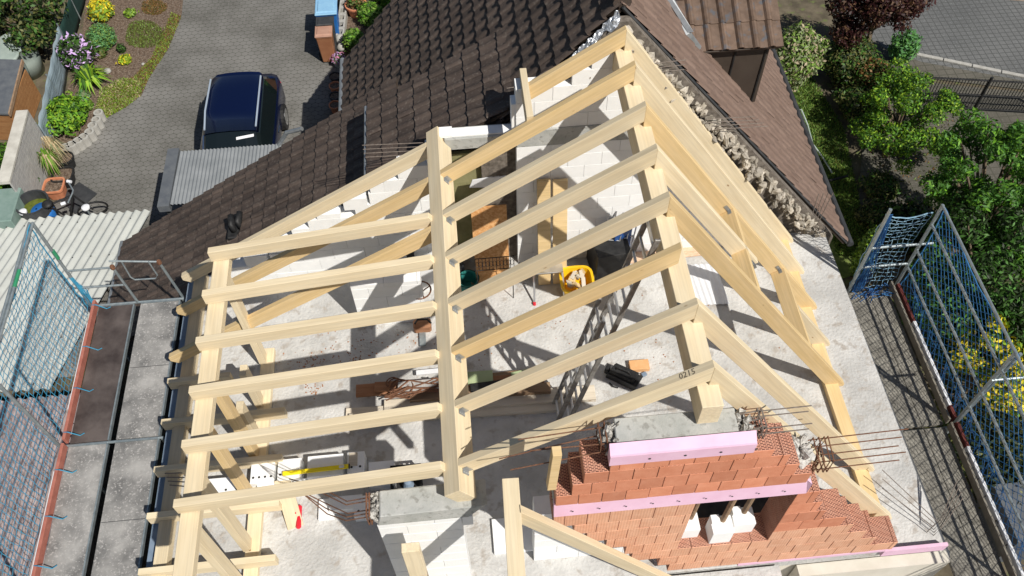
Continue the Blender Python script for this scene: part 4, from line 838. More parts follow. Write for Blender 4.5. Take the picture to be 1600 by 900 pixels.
# rebars on the gable
b = MB()
for k, (z, y) in enumerate(((-.74, yb + .14), (-.74, yb + .33), (-.86, yb + .14), (-.86, yb + .33))):
    b.tube([(.2, y, z), (1.02 + .05 * (k % 2), y + .01, z + .01)], .007, 5)
b2 = MB()
for k, (z, y) in enumerate(((-.74, yb + .14), (-.74, yb + .33), (-.86, yb + .14), (-.86, yb + .33))): b2.tube([(-.8, y, z), (-1.75 - .1 * k, y - .05 * k, z - .03 * k)], .007, 5)
for x in (-1.06, -1.0): b2.tube([(x, yb + .12, -.9), (x, yb + .12, -.7), (x, yb + .35, -.7), (x, yb + .35, -.9), (x, yb + .12, -.9)], .008, 5)
b2.build('rebar', M['rust'], Bk)
for x in (.52, .56):
    b.tube([(x, yb + .12, -.9), (x, yb + .12, -.7), (x, yb + .35, -.7), (x, yb + .35, -.9), (x, yb + .12, -.9)], .008, 5)
for k in range(3): b.tube([(.35, yb + .15 + .09 * k, -.76), (.55, yb + .15 + .09 * k, -.7), (.56, yb + .2 + .05 * k, -.92)], .008, 5)
b.build('rebar', M['bar'], Bk)
b = MB()
for k, (z, y) in enumerate(((-1.6, yb + .10), (-1.6, yb + .36), (-1.8, yb + .10), (-1.8, yb + .36), (-1.7, yb + .22))):
    b.tube([(1.1, y, z), (2.25 + .12 * (k % 2), y + .02, z + .02)], .007, 5)
for x in (1.30, 1.36, 1.42, 1.46): b.tube([(x, yb + .09, -1.84), (x, yb + .09, -1.56), (x + .02, yb + .37, -1.56), (x, yb + .37, -1.84), (x, yb + .09, -1.84)], .008, 5)
for k in range(8): b.tube([(1.28 + .02 * k, yb + .1 + .03 * k, -1.84), (1.30 + .015 * k, yb + .1 + .035 * k, -1.6)], .007, 4)
b.build('rebar', M['rust'], Bk)
# props, blocks and yellow drum in the window
for i, (x, w_, h_, l) in enumerate(((.24, .22, .26, 'small white block under the left prop in the window opening'), (.60, .26, .34, 'cut white block standing on the window sill under the middle prop'), (.90, .27, .28, 'ribbed white block under the right prop in the window opening'))):
    b = MB(); z0 = -3.66; yy = yb + (.03 if i == 1 else .13); b.box((x - w_ / 2, yy, z0), (x + w_ / 2, yy + .22, z0 + h_)); b.box((x - w_ / 2, yy + .12, z0 + h_), (x - w_ * .1, yy + .22, z0 + h_ + .06)); tag(recentre(b.build('aerated_block', M['white'], bevel=.004)), l, 'block', 'white blocks in the window opening')
    b = MB(); b.tube([(x + .02, yy + .16, z0 + h_ + .01), (x + .05, yy + .17, -2.17)], .035, 10); tag(recentre(b.build('round_prop', M['oldwood'])), ('left', 'middle', 'right')[i] + ' round brown timber prop holding the lintel in the window opening', 'prop', 'props in the window opening')
b = MB(); q = Vector((.42, 1.5, -3.9)); b.lathe(q, [(.15, 0), (.17, .3), (.10, .36), (.06, .42), (.05, .43)], 18); tag(recentre(b.build('yellow_drum', M['yellow'], smooth=True)), 'yellow container seen through the window opening of the brick gable', 'container')
b = MB(); b.prism([(-.3, 1.35, ZS + .004), (1.9, 1.35, ZS + .004), (1.9, 3.0, ZS + .004), (-.3, 2.9, ZS + .004)], (0, 0, .012)); tag(recentre(b.build('shade_sheet', M['black'])), 'added black sheet on the slab standing in for shade behind the window opening', 'sheet')  # added black sheet: darkens the slab like the shade behind the window
# white block wall behind the brick gable
def blockwall(b, x0, x1, y0, y1, z0, z1, w=.6, h=.25, seed=0, topline=None, botline=None):
    g = random.Random(seed); r_ = 0; z = z0
    while z < z1 - .02:
        zt_ = min(z + h, z1); x = x0 - (r_ % 2) * w / 2
        while x < x1:
            xa, xb = max(x, x0), min(x + w, x1)
            if xb - xa > .02 and (topline is None or zt_ <= topline((xa + xb) / 2)): b.box((xa + .002, y0 + g.uniform(-.002, .002), z + .002), (xb - .002, y1, zt_ - .002), 0, g.random())
            x += w
        z += h; r_ += 1
b = MB(); blockwall(b, -1.66, .0, .99, 1.23, ZS, -3.05, seed=3); tag(recentre(b.build('block_wall', M['white'], bevel=.003)), 'white aerated block wall standing behind the brick gable', 'wall')
# ================================================================= WHITE GABLE PIER WITH CONCRETE BEAM
Wp = thing('white_gable_pier', 'white aerated block pier carrying a grey concrete beam under the purlin end', 'wall', (-2.9, .74, ZS))
b = MB(); blockwall(b, -3.42, -2.50, .72, .96, ZS - .1, -2.20, w=.62, seed=4); b.box((-2.497, .725, -2.45), (-2.38, .95, -2.2)); b.build('blocks', M['white'], Wp, bevel=.003)
b = MB(); b.prism([(-3.36, .72, -1.96), (-2.27, .72, -1.94), (-2.20, .76, -1.98), (-2.42, .72, -2.215), (-3.42, .72, -2.215)], (0, .30, 0)); b.build('concrete_beam', M['conc'], Wp, bevel=.012)
b = MB(); lump(b, (-3.46, .74, -2.2), (-3.36, 1.0, -1.98), 34, .05, 8); b.build('broken_concrete', M['roughconc'], Wp)
b = MB()
for k in range(5):
    y = .76 + .06 * k; z = -2.0 - .05 * (k % 3); b.tube([(-3.35, y, z), (-3.75, y + .03, z - .15), (-4.0 - .03 * k, y + .22 + .03 * k, z - .38), (-4.25 - .05 * k, y + .45, z - .35)], .007, 5)
for x in (-3.50, -3.47): b.tube([(x, .74, -2.2), (x, .74, -1.96), (x, 1.0, -1.96), (x, 1.0, -2.2), (x, .74, -2.2)], .010, 5)
b.build('rebar', M['rust'], Wp)
# ================================================================= FAR WALL
yw = 6.0; Fw = thing('far_block_wall', 'white aerated block wall with grey ring beam in front of the old house', 'wall', (-2, yw, ZS))
rl = lambda x: (-.665 * -x if x < 0 else 0) * 1.0
b = MB()
top = lambda x: .665 * x - .27 if x < 0 else -1.415 * x - .40
blockwall(b, -6.35, -2.52, yw, yw + .24, ZS, -1.7, w=.5, seed=6, topline=top)
# bevelled infills under the rafter line (stepped with triangular gaps as built)
for k in range(9):
    x = -6.2 + k * .44; zt_ = top(x + .2) + .02; b.box((x, yw + .002, zt_ - .26), (x + .36, yw + .236, zt_ - .02), 0, rnd.random())
b.box((-2.56, yw - .01, ZS), (-2.40, yw + .24, -1.94)); b.build('west_blocks', M['white'], Fw, bevel=.002)
b = MB(); blockwall(b, -1.39, 3.2, yw, yw + .24, ZS, -1.98, w=.5, seed=7, topline=top); blockwall(b, -1.39, .9, yw + .02, yw + .24, -1.66, -.42, w=.5, seed=8, topline=lambda x: top(x) + .12); b.build('east_blocks', M['white'], Fw, bevel=.002)
b = MB(); b.box((-2.40, yw, -1.93), (-1.32, yw + .24, -1.72)); b.box((-1.385, yw - .004, -1.98), (1.0, yw + .236, -1.66)); b.build('ring_beam', M['conc'], Fw, bevel=.008)
b = MB(); b.box((-2.5, 6.04, -1.72), (-2.28, 6.22, -1.68)); b.box((-2.28, 6.04, -1.718), (-1.42, 6.20, -1.70)); b.build('capping', M['white'], Fw)
b = MB(); b.box((-2.38, 6.26, ZS + .01), (-1.36, 6.32, -2.28)); tag(recentre(b.build('insulation_panel', M['olive'])), 'olive insulation clad wall seen through the doorway of the far wall', 'panel')
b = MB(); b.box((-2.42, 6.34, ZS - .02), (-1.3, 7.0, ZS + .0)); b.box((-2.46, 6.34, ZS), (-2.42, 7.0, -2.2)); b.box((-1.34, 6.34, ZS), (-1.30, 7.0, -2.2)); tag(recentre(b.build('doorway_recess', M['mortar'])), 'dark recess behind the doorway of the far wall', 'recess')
b = MB(); b.box((-1.45, 6.05, -1.66), (-1.18, 6.24, -1.2)); tag(recentre(b.build('aerated_block', M['white'], bevel=.004)), 'single white block standing on the ring beam beside the short trimmer', 'block')
b = MB(); g = random.Random(21)
for i in range(3): b.prism([(-2.05 + .12 * i, 5.98, -2.55), (-1.75 + .1 * i, 5.97, -2.5), (-1.8 + .1 * i, 5.98, -2.72), (-2.1 + .12 * i, 5.98, -2.7)], (0, -.02, 0))
tag(recentre(b.build('membrane_scrap', M['bwhite'])), 'crumpled pale membrane hanging in the doorway under the lintel', 'membrane')
# ================================================================= TIMBER ROOF FRAME
RF = thing('timber_roof_frame', 'new spruce roof frame of rafters, purlins, posts and trimmers over the slab', 'roof frame', (-1.5, 3.3, ZS))
ys = [5.95, 5.29, 4.58, 3.89, 3.18, 2.49, 1.79, 1.08]; TK = .085
XM, ZM, XL, ZL, XR, ZR = -2.48, -1.65, -5.59, -2.04, 3.28, -4.64
aL = math.atan2(-ZM, -XM); aR = math.atan2(-ZR, XR); dL = .215; dR = .215
def rafter(pts, y, m, X, name='rafter', tk=TK):
    X = Vector((X[0], 0, X[1])).normalized(); Yv = Vector((-X.z, 0, X.x)); Z = X.cross(Yv)   # Z = +-Y axis
    P = [Vector((x, y, z)) for x, z in pts]; return timber(name, P, P[0], X, Yv, tk if Z.y > 0 else -tk, m, RF)
vL = dL / math.cos(aL); vR = dR / math.cos(aR); tL = math.tan(aL); tR = math.tan(aR)
mL = ['gold', 'gold', 'spruce', 'spruce', 'spruce', 'gold', 'spruce', 'spruce']; mR = ['spruce', 'spruce', 'gold', 'spruce', 'gold', None, 'spruce', 'spruce']
gm = lambda k: M[k]
plates = []
def bracket(x, y, z, s=1, parent=None, face=0):
    b = MB(); nx = Vector((math.cos(aL), 0, math.sin(aL)))
    if face == 0:   # on the purlin side: perforated angle
        u = Vector((math.sin(aL), 0, -math.cos(aL))) ; O = Vector((x, y - .005, z)) + nx * .004
        b.obox(O + u * .07, u * .11, Vector((0, -.055, 0)), nx * .004); b.obox(O + u * .07 , u * .11, Vector((0, -.004, 0)), nx * .06)
        for k in range(3):
            b.lathe(O + u * (.09 + .035 * k) + Vector((0, -.035, 0)) + nx * .004, [(.006, 0), (.008, .004), (.002, .006)], 6)
    else:
        e = Vector((math.cos(aR), 0, -math.sin(aR))); n_ = Vector((math.sin(aR), 0, math.cos(aR))); O = Vector((x, y - .004, z)) - n_ * .04
        b.obox(O, -e * .12, Vector((0, -.004, 0)), -n_ * .05); b.obox(O, -e * .004, Vector((0, -.06, 0)), -n_ * .05)
        for k in range(3): b.tube([O - e * (.03 + .035 * k) - n_ * .025 + Vector((0, -.004, 0)), O - e * (.03 + .035 * k) - n_ * .025 + Vector((0, -.008, 0))], .006, 6)
    return b.build('bracket', M['zinc'], parent)
for j, y in enumerate(ys):
    # west half down to the middle purlin (birdsmouth over the ridge beam is hidden)
    xe = XM; ze = ZM; f_ = vL
    if j == 0: xe = -1.235; ze = -tL * 1.235
    x0 = -.035 if j == 5 else 0
    if j == 5: x0 = -.015
    ro = rafter([(x0, x0 * tL), (xe, ze), (xe + f_ * math.sin(aL) * math.cos(aL) * 0, ze - f_), (x0, x0 * tL - f_)] if j == 0 else
           [(x0, x0 * tL), (xe + .002, ze), (xe + .002 + dL * math.sin(aL), ze - dL * math.cos(aL)), (x0, x0 * tL - f_)], y, gm(mL[j]), (-1, -tL))
    # bracket on the purlin side face
    if j: bracket(XM, y, ZM, parent=ro)
    if mR[j]:
        xe, ze = XR, ZR; zb = ZS + .001
        if j == 3: # cut for the skylight opening
            xe = 1.64; ze = -tR * xe; ro = rafter([(0, 0), (xe, ze), (xe - dR * math.sin(aR), ze - dR * math.cos(aR)), (0, -vR)], y, gm(mR[j]), (1, -tR))
            x2 = 2.52; z2 = -tR * x2; xb = 3.3 - (ZS + .0 - ZR) * 0; rafter([(x2, z2), (XR, ZR), (XR, zb), (XR - .24, zb), (x2 - dR * math.sin(aR), z2 - dR * math.cos(aR))], y, gm(mR[j]), (1, -tR))
            bracket(1.64, y, -tR * 1.64, face=1, parent=ro)
        else:
            rafter([(0, 0), (xe, ze), (xe, zb), (xe - .24, zb), (0, -vR)], y, gm(mR[j]), (1, -tR))
# skylight trimmers between rafters 2 and 4
eR = Vector((math.cos(aR), 0, -math.sin(aR))); nR = Vector((math.sin(aR), 0, math.cos(aR)))
for xt, y0_, y1_, ii in ((1.40, ys[4] + TK, ys[2] - .002, 0), (2.45, ys[4] + TK, ys[2] - .002, 1)):
    O = Vector((xt, y0_, -tR * xt)); pts = [O, O + Vector((0, y1_ - y0_, 0)), O + Vector((0, y1_ - y0_, 0)) - nR * dR, O - nR * dR]
    ro = timber('trimmer', pts, pts[0], (0, 1, 0), nR, (-.09 if Vector((0, 1, 0)).cross(nR).dot(eR) < 0 else .09), M['gold'], RF)
    bracket(xt, ys[2], -tR * xt, face=1, parent=ro)
# short trimmer of the first rafter
x_ = -1.235; zt_ = -tL * 1.235
b0 = Vector((x_ - .03, ys[1] + TK, zt_ + .03)); bar('trimmer', b0 + Vector((0, .0, 0)), b0 + Vector((0, .92, 0)), .09, .24, M['spruce'], RF)
# middle purlin, tilted with the roof
uL = Vector((-math.cos(aL), 0, -math.sin(aL))); nL = Vector((-math.sin(aL), 0, math.cos(aL)))
O = Vector((XM, .80, ZM)); pts = [O, O + uL * .205, O + uL * .205 - nL * .30, O - nL * .30]
def longbeam(name, pts, L_, m):
    P = [Vector(p) for p in pts]; X = Vector((0, 1, 0)); Yv = (P[1] - P[0]).normalized(); Zv = X.cross(Yv)
    # build as polygon in plane (Yv,Zv), extruded along X
    mw = Matrix((X, Yv, Zv)).transposed().to_4x4(); mw.translation = P[0]; inv = mw.inverted(); b = MB(); b.prism([inv @ p for p in P], (L_, 0, 0)); o = b.build(name, m, None, bevel=.005)
    import bmesh
    bm = bmesh.new(); bm.from_mesh(o.data); bmesh.ops.recalc_face_normals(bm, faces=bm.faces); bm.to_mesh(o.data); bm.free()
    attach(o, RF); o.matrix_basis = mw; return o
longbeam('purlin', pts, 5.42, M['spruce'])
# ridge beam
longbeam('ridge_beam', [(-.115, .85, -.34), (.095, .85, -.34), (.095, .85, -.68), (-.115, .85, -.68)], 5.3, M['spruce'])
# outer dormer purlin
longbeam('purlin', [(-5.585, .2, -2.23), (-5.375, .2, -2.23), (-5.375, .2, -2.37), (-5.585, .2, -2.37)], 4.46, M['spruce'])
# dormer rafters
sD = (ZM - .03 - ZL) / (XM - .17 - XL); aD = math.atan(sD); dD = .19
for j in range(2, 8):
    y = ys[j] - (.0 if j > 2 else 0); xa = XM - .185; za = ZL + sD * (xa - XL)
    rafter([(xa, za), (XL - .02, ZL), (XL - .02, ZL - dD), (XL + .0, ZL - dD), (xa + .12, za - dD)], y, M['spruce'], (-1, -sD), 'dormer_rafter', .095)
# main west rafters below the purlin
for y, m_ in ((ys[0], 'spruce'), (ys[1], 'gold'), (ys[2] - .15, 'gold')):
    xa = XM - .175; za = ZM - .115; xb = -6.82; zb_ = -4.27; s_ = (za - zb_) / (xa - xb); a_ = math.atan(s_); v_ = .2 / math.cos(a_)
    rafter([(xa, za), (xb, zb_), (xb, zb_ - .09), (xb + .12, zb_ - v_ + .06), (xb + .14, zb_ + .14 * s_ - v_), (xa + .12, za - v_ + .05)], y, M[m_], (-1, -s_), 'main_rafter')
# west plate, inner sill, stub joists
bar('wall_plate', (-6.60, .2, ZS + .22), (-6.60, 6.2, ZS + .22), .18, .18, M['spruce'], RF)
bar('sill_beam', (-5.42, .2, ZS + .12), (-5.42, 4.66, ZS + .12), .19, .11, M['spruce'], RF)
for y in (3.42, 2.68, 2.0, 1.24, 4.1):
    bar('stub_joist', (-6.83, y, ZS + .33), (-5.05 if y < 3.9 else -5.9, y + .02, ZS + .33), .085, .20, M['spruce'], RF)
# posts of the dormer front
for (y0_, top_, m_) in ((4.55, -2.375, 'spruce'), (2.95, -2.375, 'gold'), (2.28, -2.375, 'gold'), (1.62, -2.375, 'spruce'), (1.02, -2.375, 'spruce'), (3.80, -3.62, 'spruce'), (3.22, -3.62, 'spruce')):
    bar('post', (-5.48, y0_, ZS + .13), (-5.48, y0_, top_), .10, .18, M[m_], RF, up=(0, 1, 0))
# east wall plate
bar('wall_plate', (3.07, .9, ZS + .10), (3.07, 5.95, ZS + .10), .20, .10, M['gold'], RF)
LETTERS = True
# near bay: front ridge timber and its rafter, stud on the white pier
NB = thing('front_bay_frame', 'front bay timber ridge with one rafter running down past the brick gable', 'timber frame', (-1.9, 0, -1.3))
RF_ = RF; RF = NB
bar('ridge_timber', (-1.95, .74, -1.3), (-2.02, -1.6, -1.3), .17, .24, M['spruce'], NB)
rafter([(-1.88, -1.28), (1.5, -6.3), (1.3, -6.3), (-1.88, -1.60)], .36, M['spruce'], (1, -1.485), 'rafter', .085)
RF = RF_
def loosebar(name, a, b_, w, h, m, label, cat, up=(0, 0, 1), group=None):
    o = bar(name, a, b_, w, h, m, None, up=up); return tag(o, label, cat, group)
q = at(641, 852, y=.42); loosebar('timber_stud', (q.x, .45, -5.4), (q.x, .45, q.z), .19, .10, M['spruce'], 'upright pale stud standing in front of the white block pier', 'timber', up=(0, 1, 0))
T_ = at(871, 712, y=.60); B_ = at(862, 765, y=.60)
b = MB(); b.prism([(T_.x - .045, .60, T_.z), (T_.x + .045, .60, T_.z), (B_.x + .045, .60, B_.z - .02), (B_.x - .045, .60, B_.z - .02)], (0, .10, 0)); tag(recentre(b.build('leaning_plank', M['gold'], bevel=.004)), 'golden plank leaning upright against the stepped end of the brick gable', 'plank')
# ================================================================= FAR WALL / SLAB LOOSE REBARS
def rebars(label, lines, m='bar', r=.006):
    b = MB()
    for l in lines: b.tube(l, r, 5)
    tag(recentre(b.build('rebar_bundle', M[m])), label, 'rebar')
p = at(1452, 828, z=ZS)
rebars('starter bars splaying from the front right corner of the slab', [[p + Vector((dx, dy, 0)), p + Vector((dx, dy, .22)), p + Vector((dx - .55, dy + .55 + .1 * i, .35))] for i, (dx, dy) in enumerate(((-.05, -.03), (0, 0), (.04, .03)))] + [[p + Vector((dx, dy, 0)), p + Vector((dx, dy, .25)), p + Vector((dx + .32, dy + .30 + .05 * i, .5))] for i, (dx, dy) in enumerate(((.03, -.08), (.05, -.04), (.06, .0), (.07, .04)))])
p = at(1268, 355, z=ZS + .05)
rebars('curled starter bars at the far right corner of the slab', [[p + Vector((.05 * i - .1, 0, 0)), p + Vector((.05 * i - .1, -.06, .15)), p + Vector((.08 * i - .05, .1, .75))] for i in range(4)] + [[p + Vector((-.25 + .12 * k + .12 * math.cos(a_ * .5), .12 * math.sin(a_ * .5) - .12, .06 + .01 * a_)) for a_ in range(10)] for k in range(4)], r=.007)
rebars('thin straight bars sticking out over the tiles beside the middle purlin', [[(-2.7, 6.08, -1.82 - .075 * k), (-3.55, 6.10, -1.80 - .08 * k)] for k in range(4)])
rebars('thin bars poking out left of the short trimmer', [[(-1.1, 6.1, -.80), (-1.0, 6.1, -.72), (-.55, 6.12, -.55)], [(-1.5, 6.1, -.95), (-.9, 6.12, -.9)]])
rebars('rusty bars sticking out of the rubble beside the east slope', [[(1.3, 6.0, -1.7 - .07 * k), (2.0 + .08 * k, 6.0, -1.72 - .07 * k)] for k in range(4)])
rebars('short bars sticking out of the rubble just below the ridge', [[(.42, 6.0, -.62 - .08 * k), (.85, 6.0, -.6 - .08 * k)] for k in range(3)])
p = at(258, 740, z=ZS + .25)
rebars('dark bars leaning beside the dormer plate at the left edge', [[p + Vector((.03 * k, -.06 * k, 0)), p + Vector((.42 + .04 * k, -.25 - .07 * k, .5))] for k in range(4)], r=.009)
# ================================================================= THINGS ON THE SLAB
def box_at(name, u, v, w, d, h, m, label, cat, rot=0, z=ZS, bevel=.004, group=None):
    p = at(u, v, z=z); b = MB(); b.box((-w / 2, -d / 2, 0), (w / 2, d / 2, h)); o = b.build(name, m, bevel=bevel); o.location = (p.x, p.y, z + .001); o.rotation_euler = (0, 0, rot); return tag(o, label, cat, group)
# yellow tub with offcuts
p = at(900, 456, z=ZS); t = thing('mortar_tub', 'yellow plastic tub filled with wood offcuts', 'tub', p)
b = MB(); b.lathe(p, [(.19, .005), (.25, .32), (.275, .32), (.275, .35), (.235, .35), (.18, .04)], 24, sq=.45); b.build('tub', M['yellow'], t, smooth=False)
g = random.Random(5)
for i in range(13):
    b = MB(); b.box((-.05, -.03, -.02), (.05 + g.uniform(0, .08), .03 + g.uniform(0, .03), .02)); o = b.build('offcut', M['pale' if i % 3 else 'gold']); o.matrix_basis = Matrix.Translation(p + Vector((g.uniform(-.12, .10), g.uniform(-.10, .11), .29 + g.uniform(0, .06)))) @ Matrix.Rotation(g.uniform(-.5, .5) + (1.2 if i % 3 else 0), 4, 'Z') @ Matrix.Rotation(g.uniform(-.5, .5), 4, 'Y')
    o.parent = t; o.matrix_parent_inverse = Matrix.Translation(-p); 
# long ladder
def ladder(name, label, a, b_, side, w, n, m, rail=(.028, .065), ext=False):
    a, b_, side = Vector(a), Vector(b_), Vector(side).normalized(); d = (b_ - a); L_ = d.length; dn = d.normalized(); nn = dn.cross(side).normalized(); t = thing(name, label, 'ladder', a)
    for s_ in (-1, 1):
        q = MB(); q.obox(a + side * s_ * w / 2 - side * rail[0] / 2 - nn * rail[1] / 2, side * rail[0], nn * rail[1], d); ra = q.build('rail', m, t, bevel=.004)
        q = MB(); q.obox(a + side * s_ * w / 2 - side * rail[0] * .7 - nn * rail[1] * .6, side * rail[0] * 1.4, nn * rail[1] * 1.2, dn * .05); q.build('foot', M['black'], ra)
    for k in range(n):
        q = MB(); c_ = a + dn * (.2 + k * (L_ - .35) / (n - 1)); q.tube([c_ - side * w / 2, c_ + side * w / 2], .019, 8); q.build('rung', M['alu'], t)
    return t
ladder('long_ladder', 'long aluminium ladder leaning against the ridge beam', (-.98, 3.10, ZS), (-.16, 3.05, -.30), (0, 1, .0), .40, 16, M['alumdull'])
ladder('ladder_section', 'lower dull aluminium ladder section lying against the long ladder', (-1.12, 3.12, ZS), (-.62, 3.09, ZS + 2.75), (0, 1, 0), .33, 9, M['alumdull'])
# step ladders by the far wall
def stepladder(u, v, h, label, rot=0, w=.42):
    p = at(u, v, z=ZS); t = thing('step_ladder', label, 'step ladder', p, 'step ladders by the far wall')
    R_ = Matrix.Rotation(rot, 3, 'Z'); f = lambda x, y, z: p + R_ @ Vector((x, y, z))
    for s_ in (-1, 1):
        q = MB(); q.tube([f(s_ * w / 2, -.28, 0), f(s_ * w / 2 * .9, .05, h)], .018, 6); lg = q.build('leg', M['alu'], t)
        q = MB(); q.tube([f(s_ * w / 2, .42, 0), f(s_ * w / 2 * .9, .09, h)], .016, 6); q.build('leg', M['alu'], t)
        q = MB(); q.tube([f(s_ * w / 2, -.285, 0), f(s_ * w / 2, -.275, .05)], .026, 6); q.build('foot', M['red'], lg)
    n_ = max(1, int(h / .27))
    for k in range(n_):
        zz = h * (k + 1) / n_; yy = -.28 + .33 * (k + 1) / n_; q = MB(); O = f(-w / 2 * .95, yy - .06, zz); q.obox(O, R_ @ Vector((w * .95, 0, 0)), R_ @ Vector((0, .16 if k == n_ - 1 else .09, 0)), (0, 0, .025)); q.build('tread', M['alu'], t)
    if h > .8:
        q = MB(); q.tube([f(-w / 2 * .9, .08, h), f(-w / 2 * .85, .1, h + .5), f(-w / 2 * .5, .1, h + .58), f(w / 2 * .5, .1, h + .58), f(w / 2 * .85, .1, h + .5), f(w / 2 * .9, .08, h)], .014, 8); q.build('hand_loop', M['alu'], t)
stepladder(862, 408, 1.1, 'taller aluminium step ladder in front of the golden panels')
stepladder(856, 452, .45, 'low aluminium work step beside the yellow tub', w=.5)
# golden panels leaning on the far wall
for i, (u0, u1, l) in enumerate(((839, 860, 'narrow golden timber plank leaning on the far wall, left of the pair'), (864, 887, 'wide golden timber plank leaning on the far wall, right of the pair'))):
    a = at(u0, 283, y=5.93); c_ = at(u1, 283, y=5.93); zt_ = a.z
    b = MB(); b.prism([(a.x, 5.97, zt_), (c_.x, 5.97, zt_), (c_.x - .0, 5.55, ZS + .01), (a.x, 5.55, ZS + .01)], (0, -.05, 0)); o = b.build('leaning_plank', M['gold'], bevel=.004); recentre(o); tag(o, l, 'plank')
# osb sheets
b = MB(); a = at(735, 322, y=6.0); c_ = at(791, 322, y=6.0); b.prism([(a.x, 5.98, a.z), (c_.x, 5.98, a.z), (c_.x, 5.55, ZS + .01), (a.x, 5.55, ZS + .01)], (0, -.02, 0)); tag(recentre(b.build('osb_sheet', M['osb'])), 'orange chipboard sheet leaning in the doorway of the far wall', 'board')
b = MB(); pts = [at(u, v, z=ZS + .03) for u, v in ((965, 352), (1075, 345), (1108, 398), (985, 412))]; b.prism(pts, (0, 0, .02)); tag(recentre(b.build('osb_sheet', M['osbpale'])), 'pale chipboard sheet lying flat under the ridge beam', 'board')
b = MB(); 
O = at(1062, 478, z=ZS + .02); corrug(b, O, (1, -.05, 0), (-.05, .82, 0), .09, .008, 9); tag(recentre(b.build('plastic_sheet', M['bwhite'])), 'white ribbed plastic sheet on the slab beside the ridge beam', 'sheet')
# dark stack of ladders and crates near the wall
box_at('black_crate', 948, 420, .55, .6, .75, M['black'], 'black crate stack beside the aluminium ladders', 'crate', .1)
box_at('blue_crate', 962, 408, .30, .25, .95, M['blueplastic'], 'dark blue crate on the black crates', 'crate', .3)
for i in range(3):
    a = at(938 + i * 11, 447 - i * 4, z=ZS); l = ('left', 'middle', 'right')[i]
    ladder('folded_ladder', 'short aluminium ladder leaning on the black crates, ' + l + ' of the three', a, a + Vector((.28, .55, 1.15)), (.97, -.2, 0), .26, 4, M['alu'], rail=(.02, .045))
    
box_at('bucket_stand', 760, 415, .3, .2, .12, M['oldwood'], 'short offcut board on the slab in the doorway', 'board', .3)
for u, v, w_, d_, h_, m_, l, r_ in ((763, 442, .34, .10, .06, 'pale', 'pale brick shaped offcut below the wire panel', .9), (772, 432, .30, .09, .07, 'terra', 'pinkish brick lying beside the pale offcut', .8), (752, 448, .3, .3, .04, 'oldwood', 'dark board scrap beside the black bucket', .2), (716, 418, .2, .3, .25, 'charcoal', 'dark box just right of the middle purlin', 0)):
    box_at('offcut', u, v, w_, d_, h_, M[m_], l, 'offcut', r_)
p = at(733, 452, z=ZS); b = MB(); b.lathe(p, [(.13, .005), (.17, .30), (.185, .30), (.155, .30), (.12, .04)], 20); tag(recentre(b.build('bucket', M['teal'])), 'dark teal bucket beside the middle purlin', 'bucket')
# ornamental wire panel
b = MB(); a = at(742, 405, y=5.3); c_ = at(803, 405, y=5.3)
w_ = c_.x - a.x; zb_ = a.z - .30
for z in (a.z, zb_): b.tube([(a.x, 5.3, z), (c_.x, 5.3, z)], .008, 5)
for i in range(12):
    x = a.x + w_ * i / 11; b.tube([(x, 5.3, a.z), (x, 5.3, zb_)], .005, 4)
    if i < 11: b.tube([(x + w_ / 22 + .025 * math.cos(k), 5.3, (a.z + zb_) / 2 + .07 * math.sin(k)) for k in [q_ * .7 for q_ in range(10)]], .004, 4)
for x in (a.x + .02, c_.x - .02): b.tube([(x, 5.3, zb_), (x, 5.3, ZS)], .008, 4)
tag(recentre(b.build('wire_panel', M['black'])), 'small black ornamental wire panel in front of the orange chipboard', 'wire panel')
# partition block and dark posts in the shade left of the purlin
b = MB(); blockwall(b, -4.0, -2.95, 5.0, 5.24, ZS, -3.6, w=.5, seed=12); tag(recentre(b.build('partition_wall', M['white'], bevel=.003)), 'low shaded white block partition left of the middle purlin', 'wall')
box_at('steel_post', 651, 452, .12, .14, 1.1, M['black'], 'dark upright steel post beside the low partition', 'post')
box_at('roof_batten_stack', 668, 442, .26, .3, .55, M['white'], 'white block standing upright beside the dark post', 'block')
b = MB(); p = at(662, 488, z=ZS); ring(b, p + Vector((0, 0, .62)), (0, 0.02, 1), .17, .014)
for k in range(4): a_ = k * 1.571 + .4; b.tube([p + Vector((0, 0, .55)), p + Vector((.17 * math.cos(a_), .17 * math.sin(a_), .62))], .011, 6)
b.tube([p, p + Vector((0, 0, .58))], .022, 8)
for k in range(3): a_ = k * 2.09; b.tube([p + Vector((0, 0, .3)), p + Vector((.2 * math.cos(a_), .2 * math.sin(a_), 0))], .012, 6)
tag(recentre(b.build('rusty_stand', M['rust'])), 'rusty tripod stand with a round rim beside the partition', 'stand')
p = at(665, 515, z=ZS); t = thing('chainsaw', 'brown and orange power saw lying beside the middle purlin', 'saw', p)
b = MB(); b.box((p.x - .18, p.y - .08, ZS + .01), (p.x + .1, p.y + .1, ZS + .2)); b.build('motor', M['redwood'], t, bevel=.03)
b = MB(); b.tube([p + Vector((-.15, 0, .2)), p + Vector((-.1, 0, .3)), p + Vector((.05, 0, .29)), p + Vector((.1, 0, .18))], .016, 8); b.build('handle', M['black'], t)
b = MB(); b.box((p.x - .1, p.y - .32, ZS + .03), (p.x + .0, p.y - .08, ZS + .05)); b.build('blade', M['steel'], t)
box_at('green_crate', 600, 402, .5, .3, .25, M['teal'], 'teal crate in the shade below the double rafter', 'crate', .2)
a = at(522, 378, z=ZS); loosebar('timber_stud', (a.x, a.y, ZS), (a.x, a.y + .02, ZS + .9), .2, .12, M['redwood'], 'brown timber standing upright by the far wall', 'timber', up=(0, 1, 0))
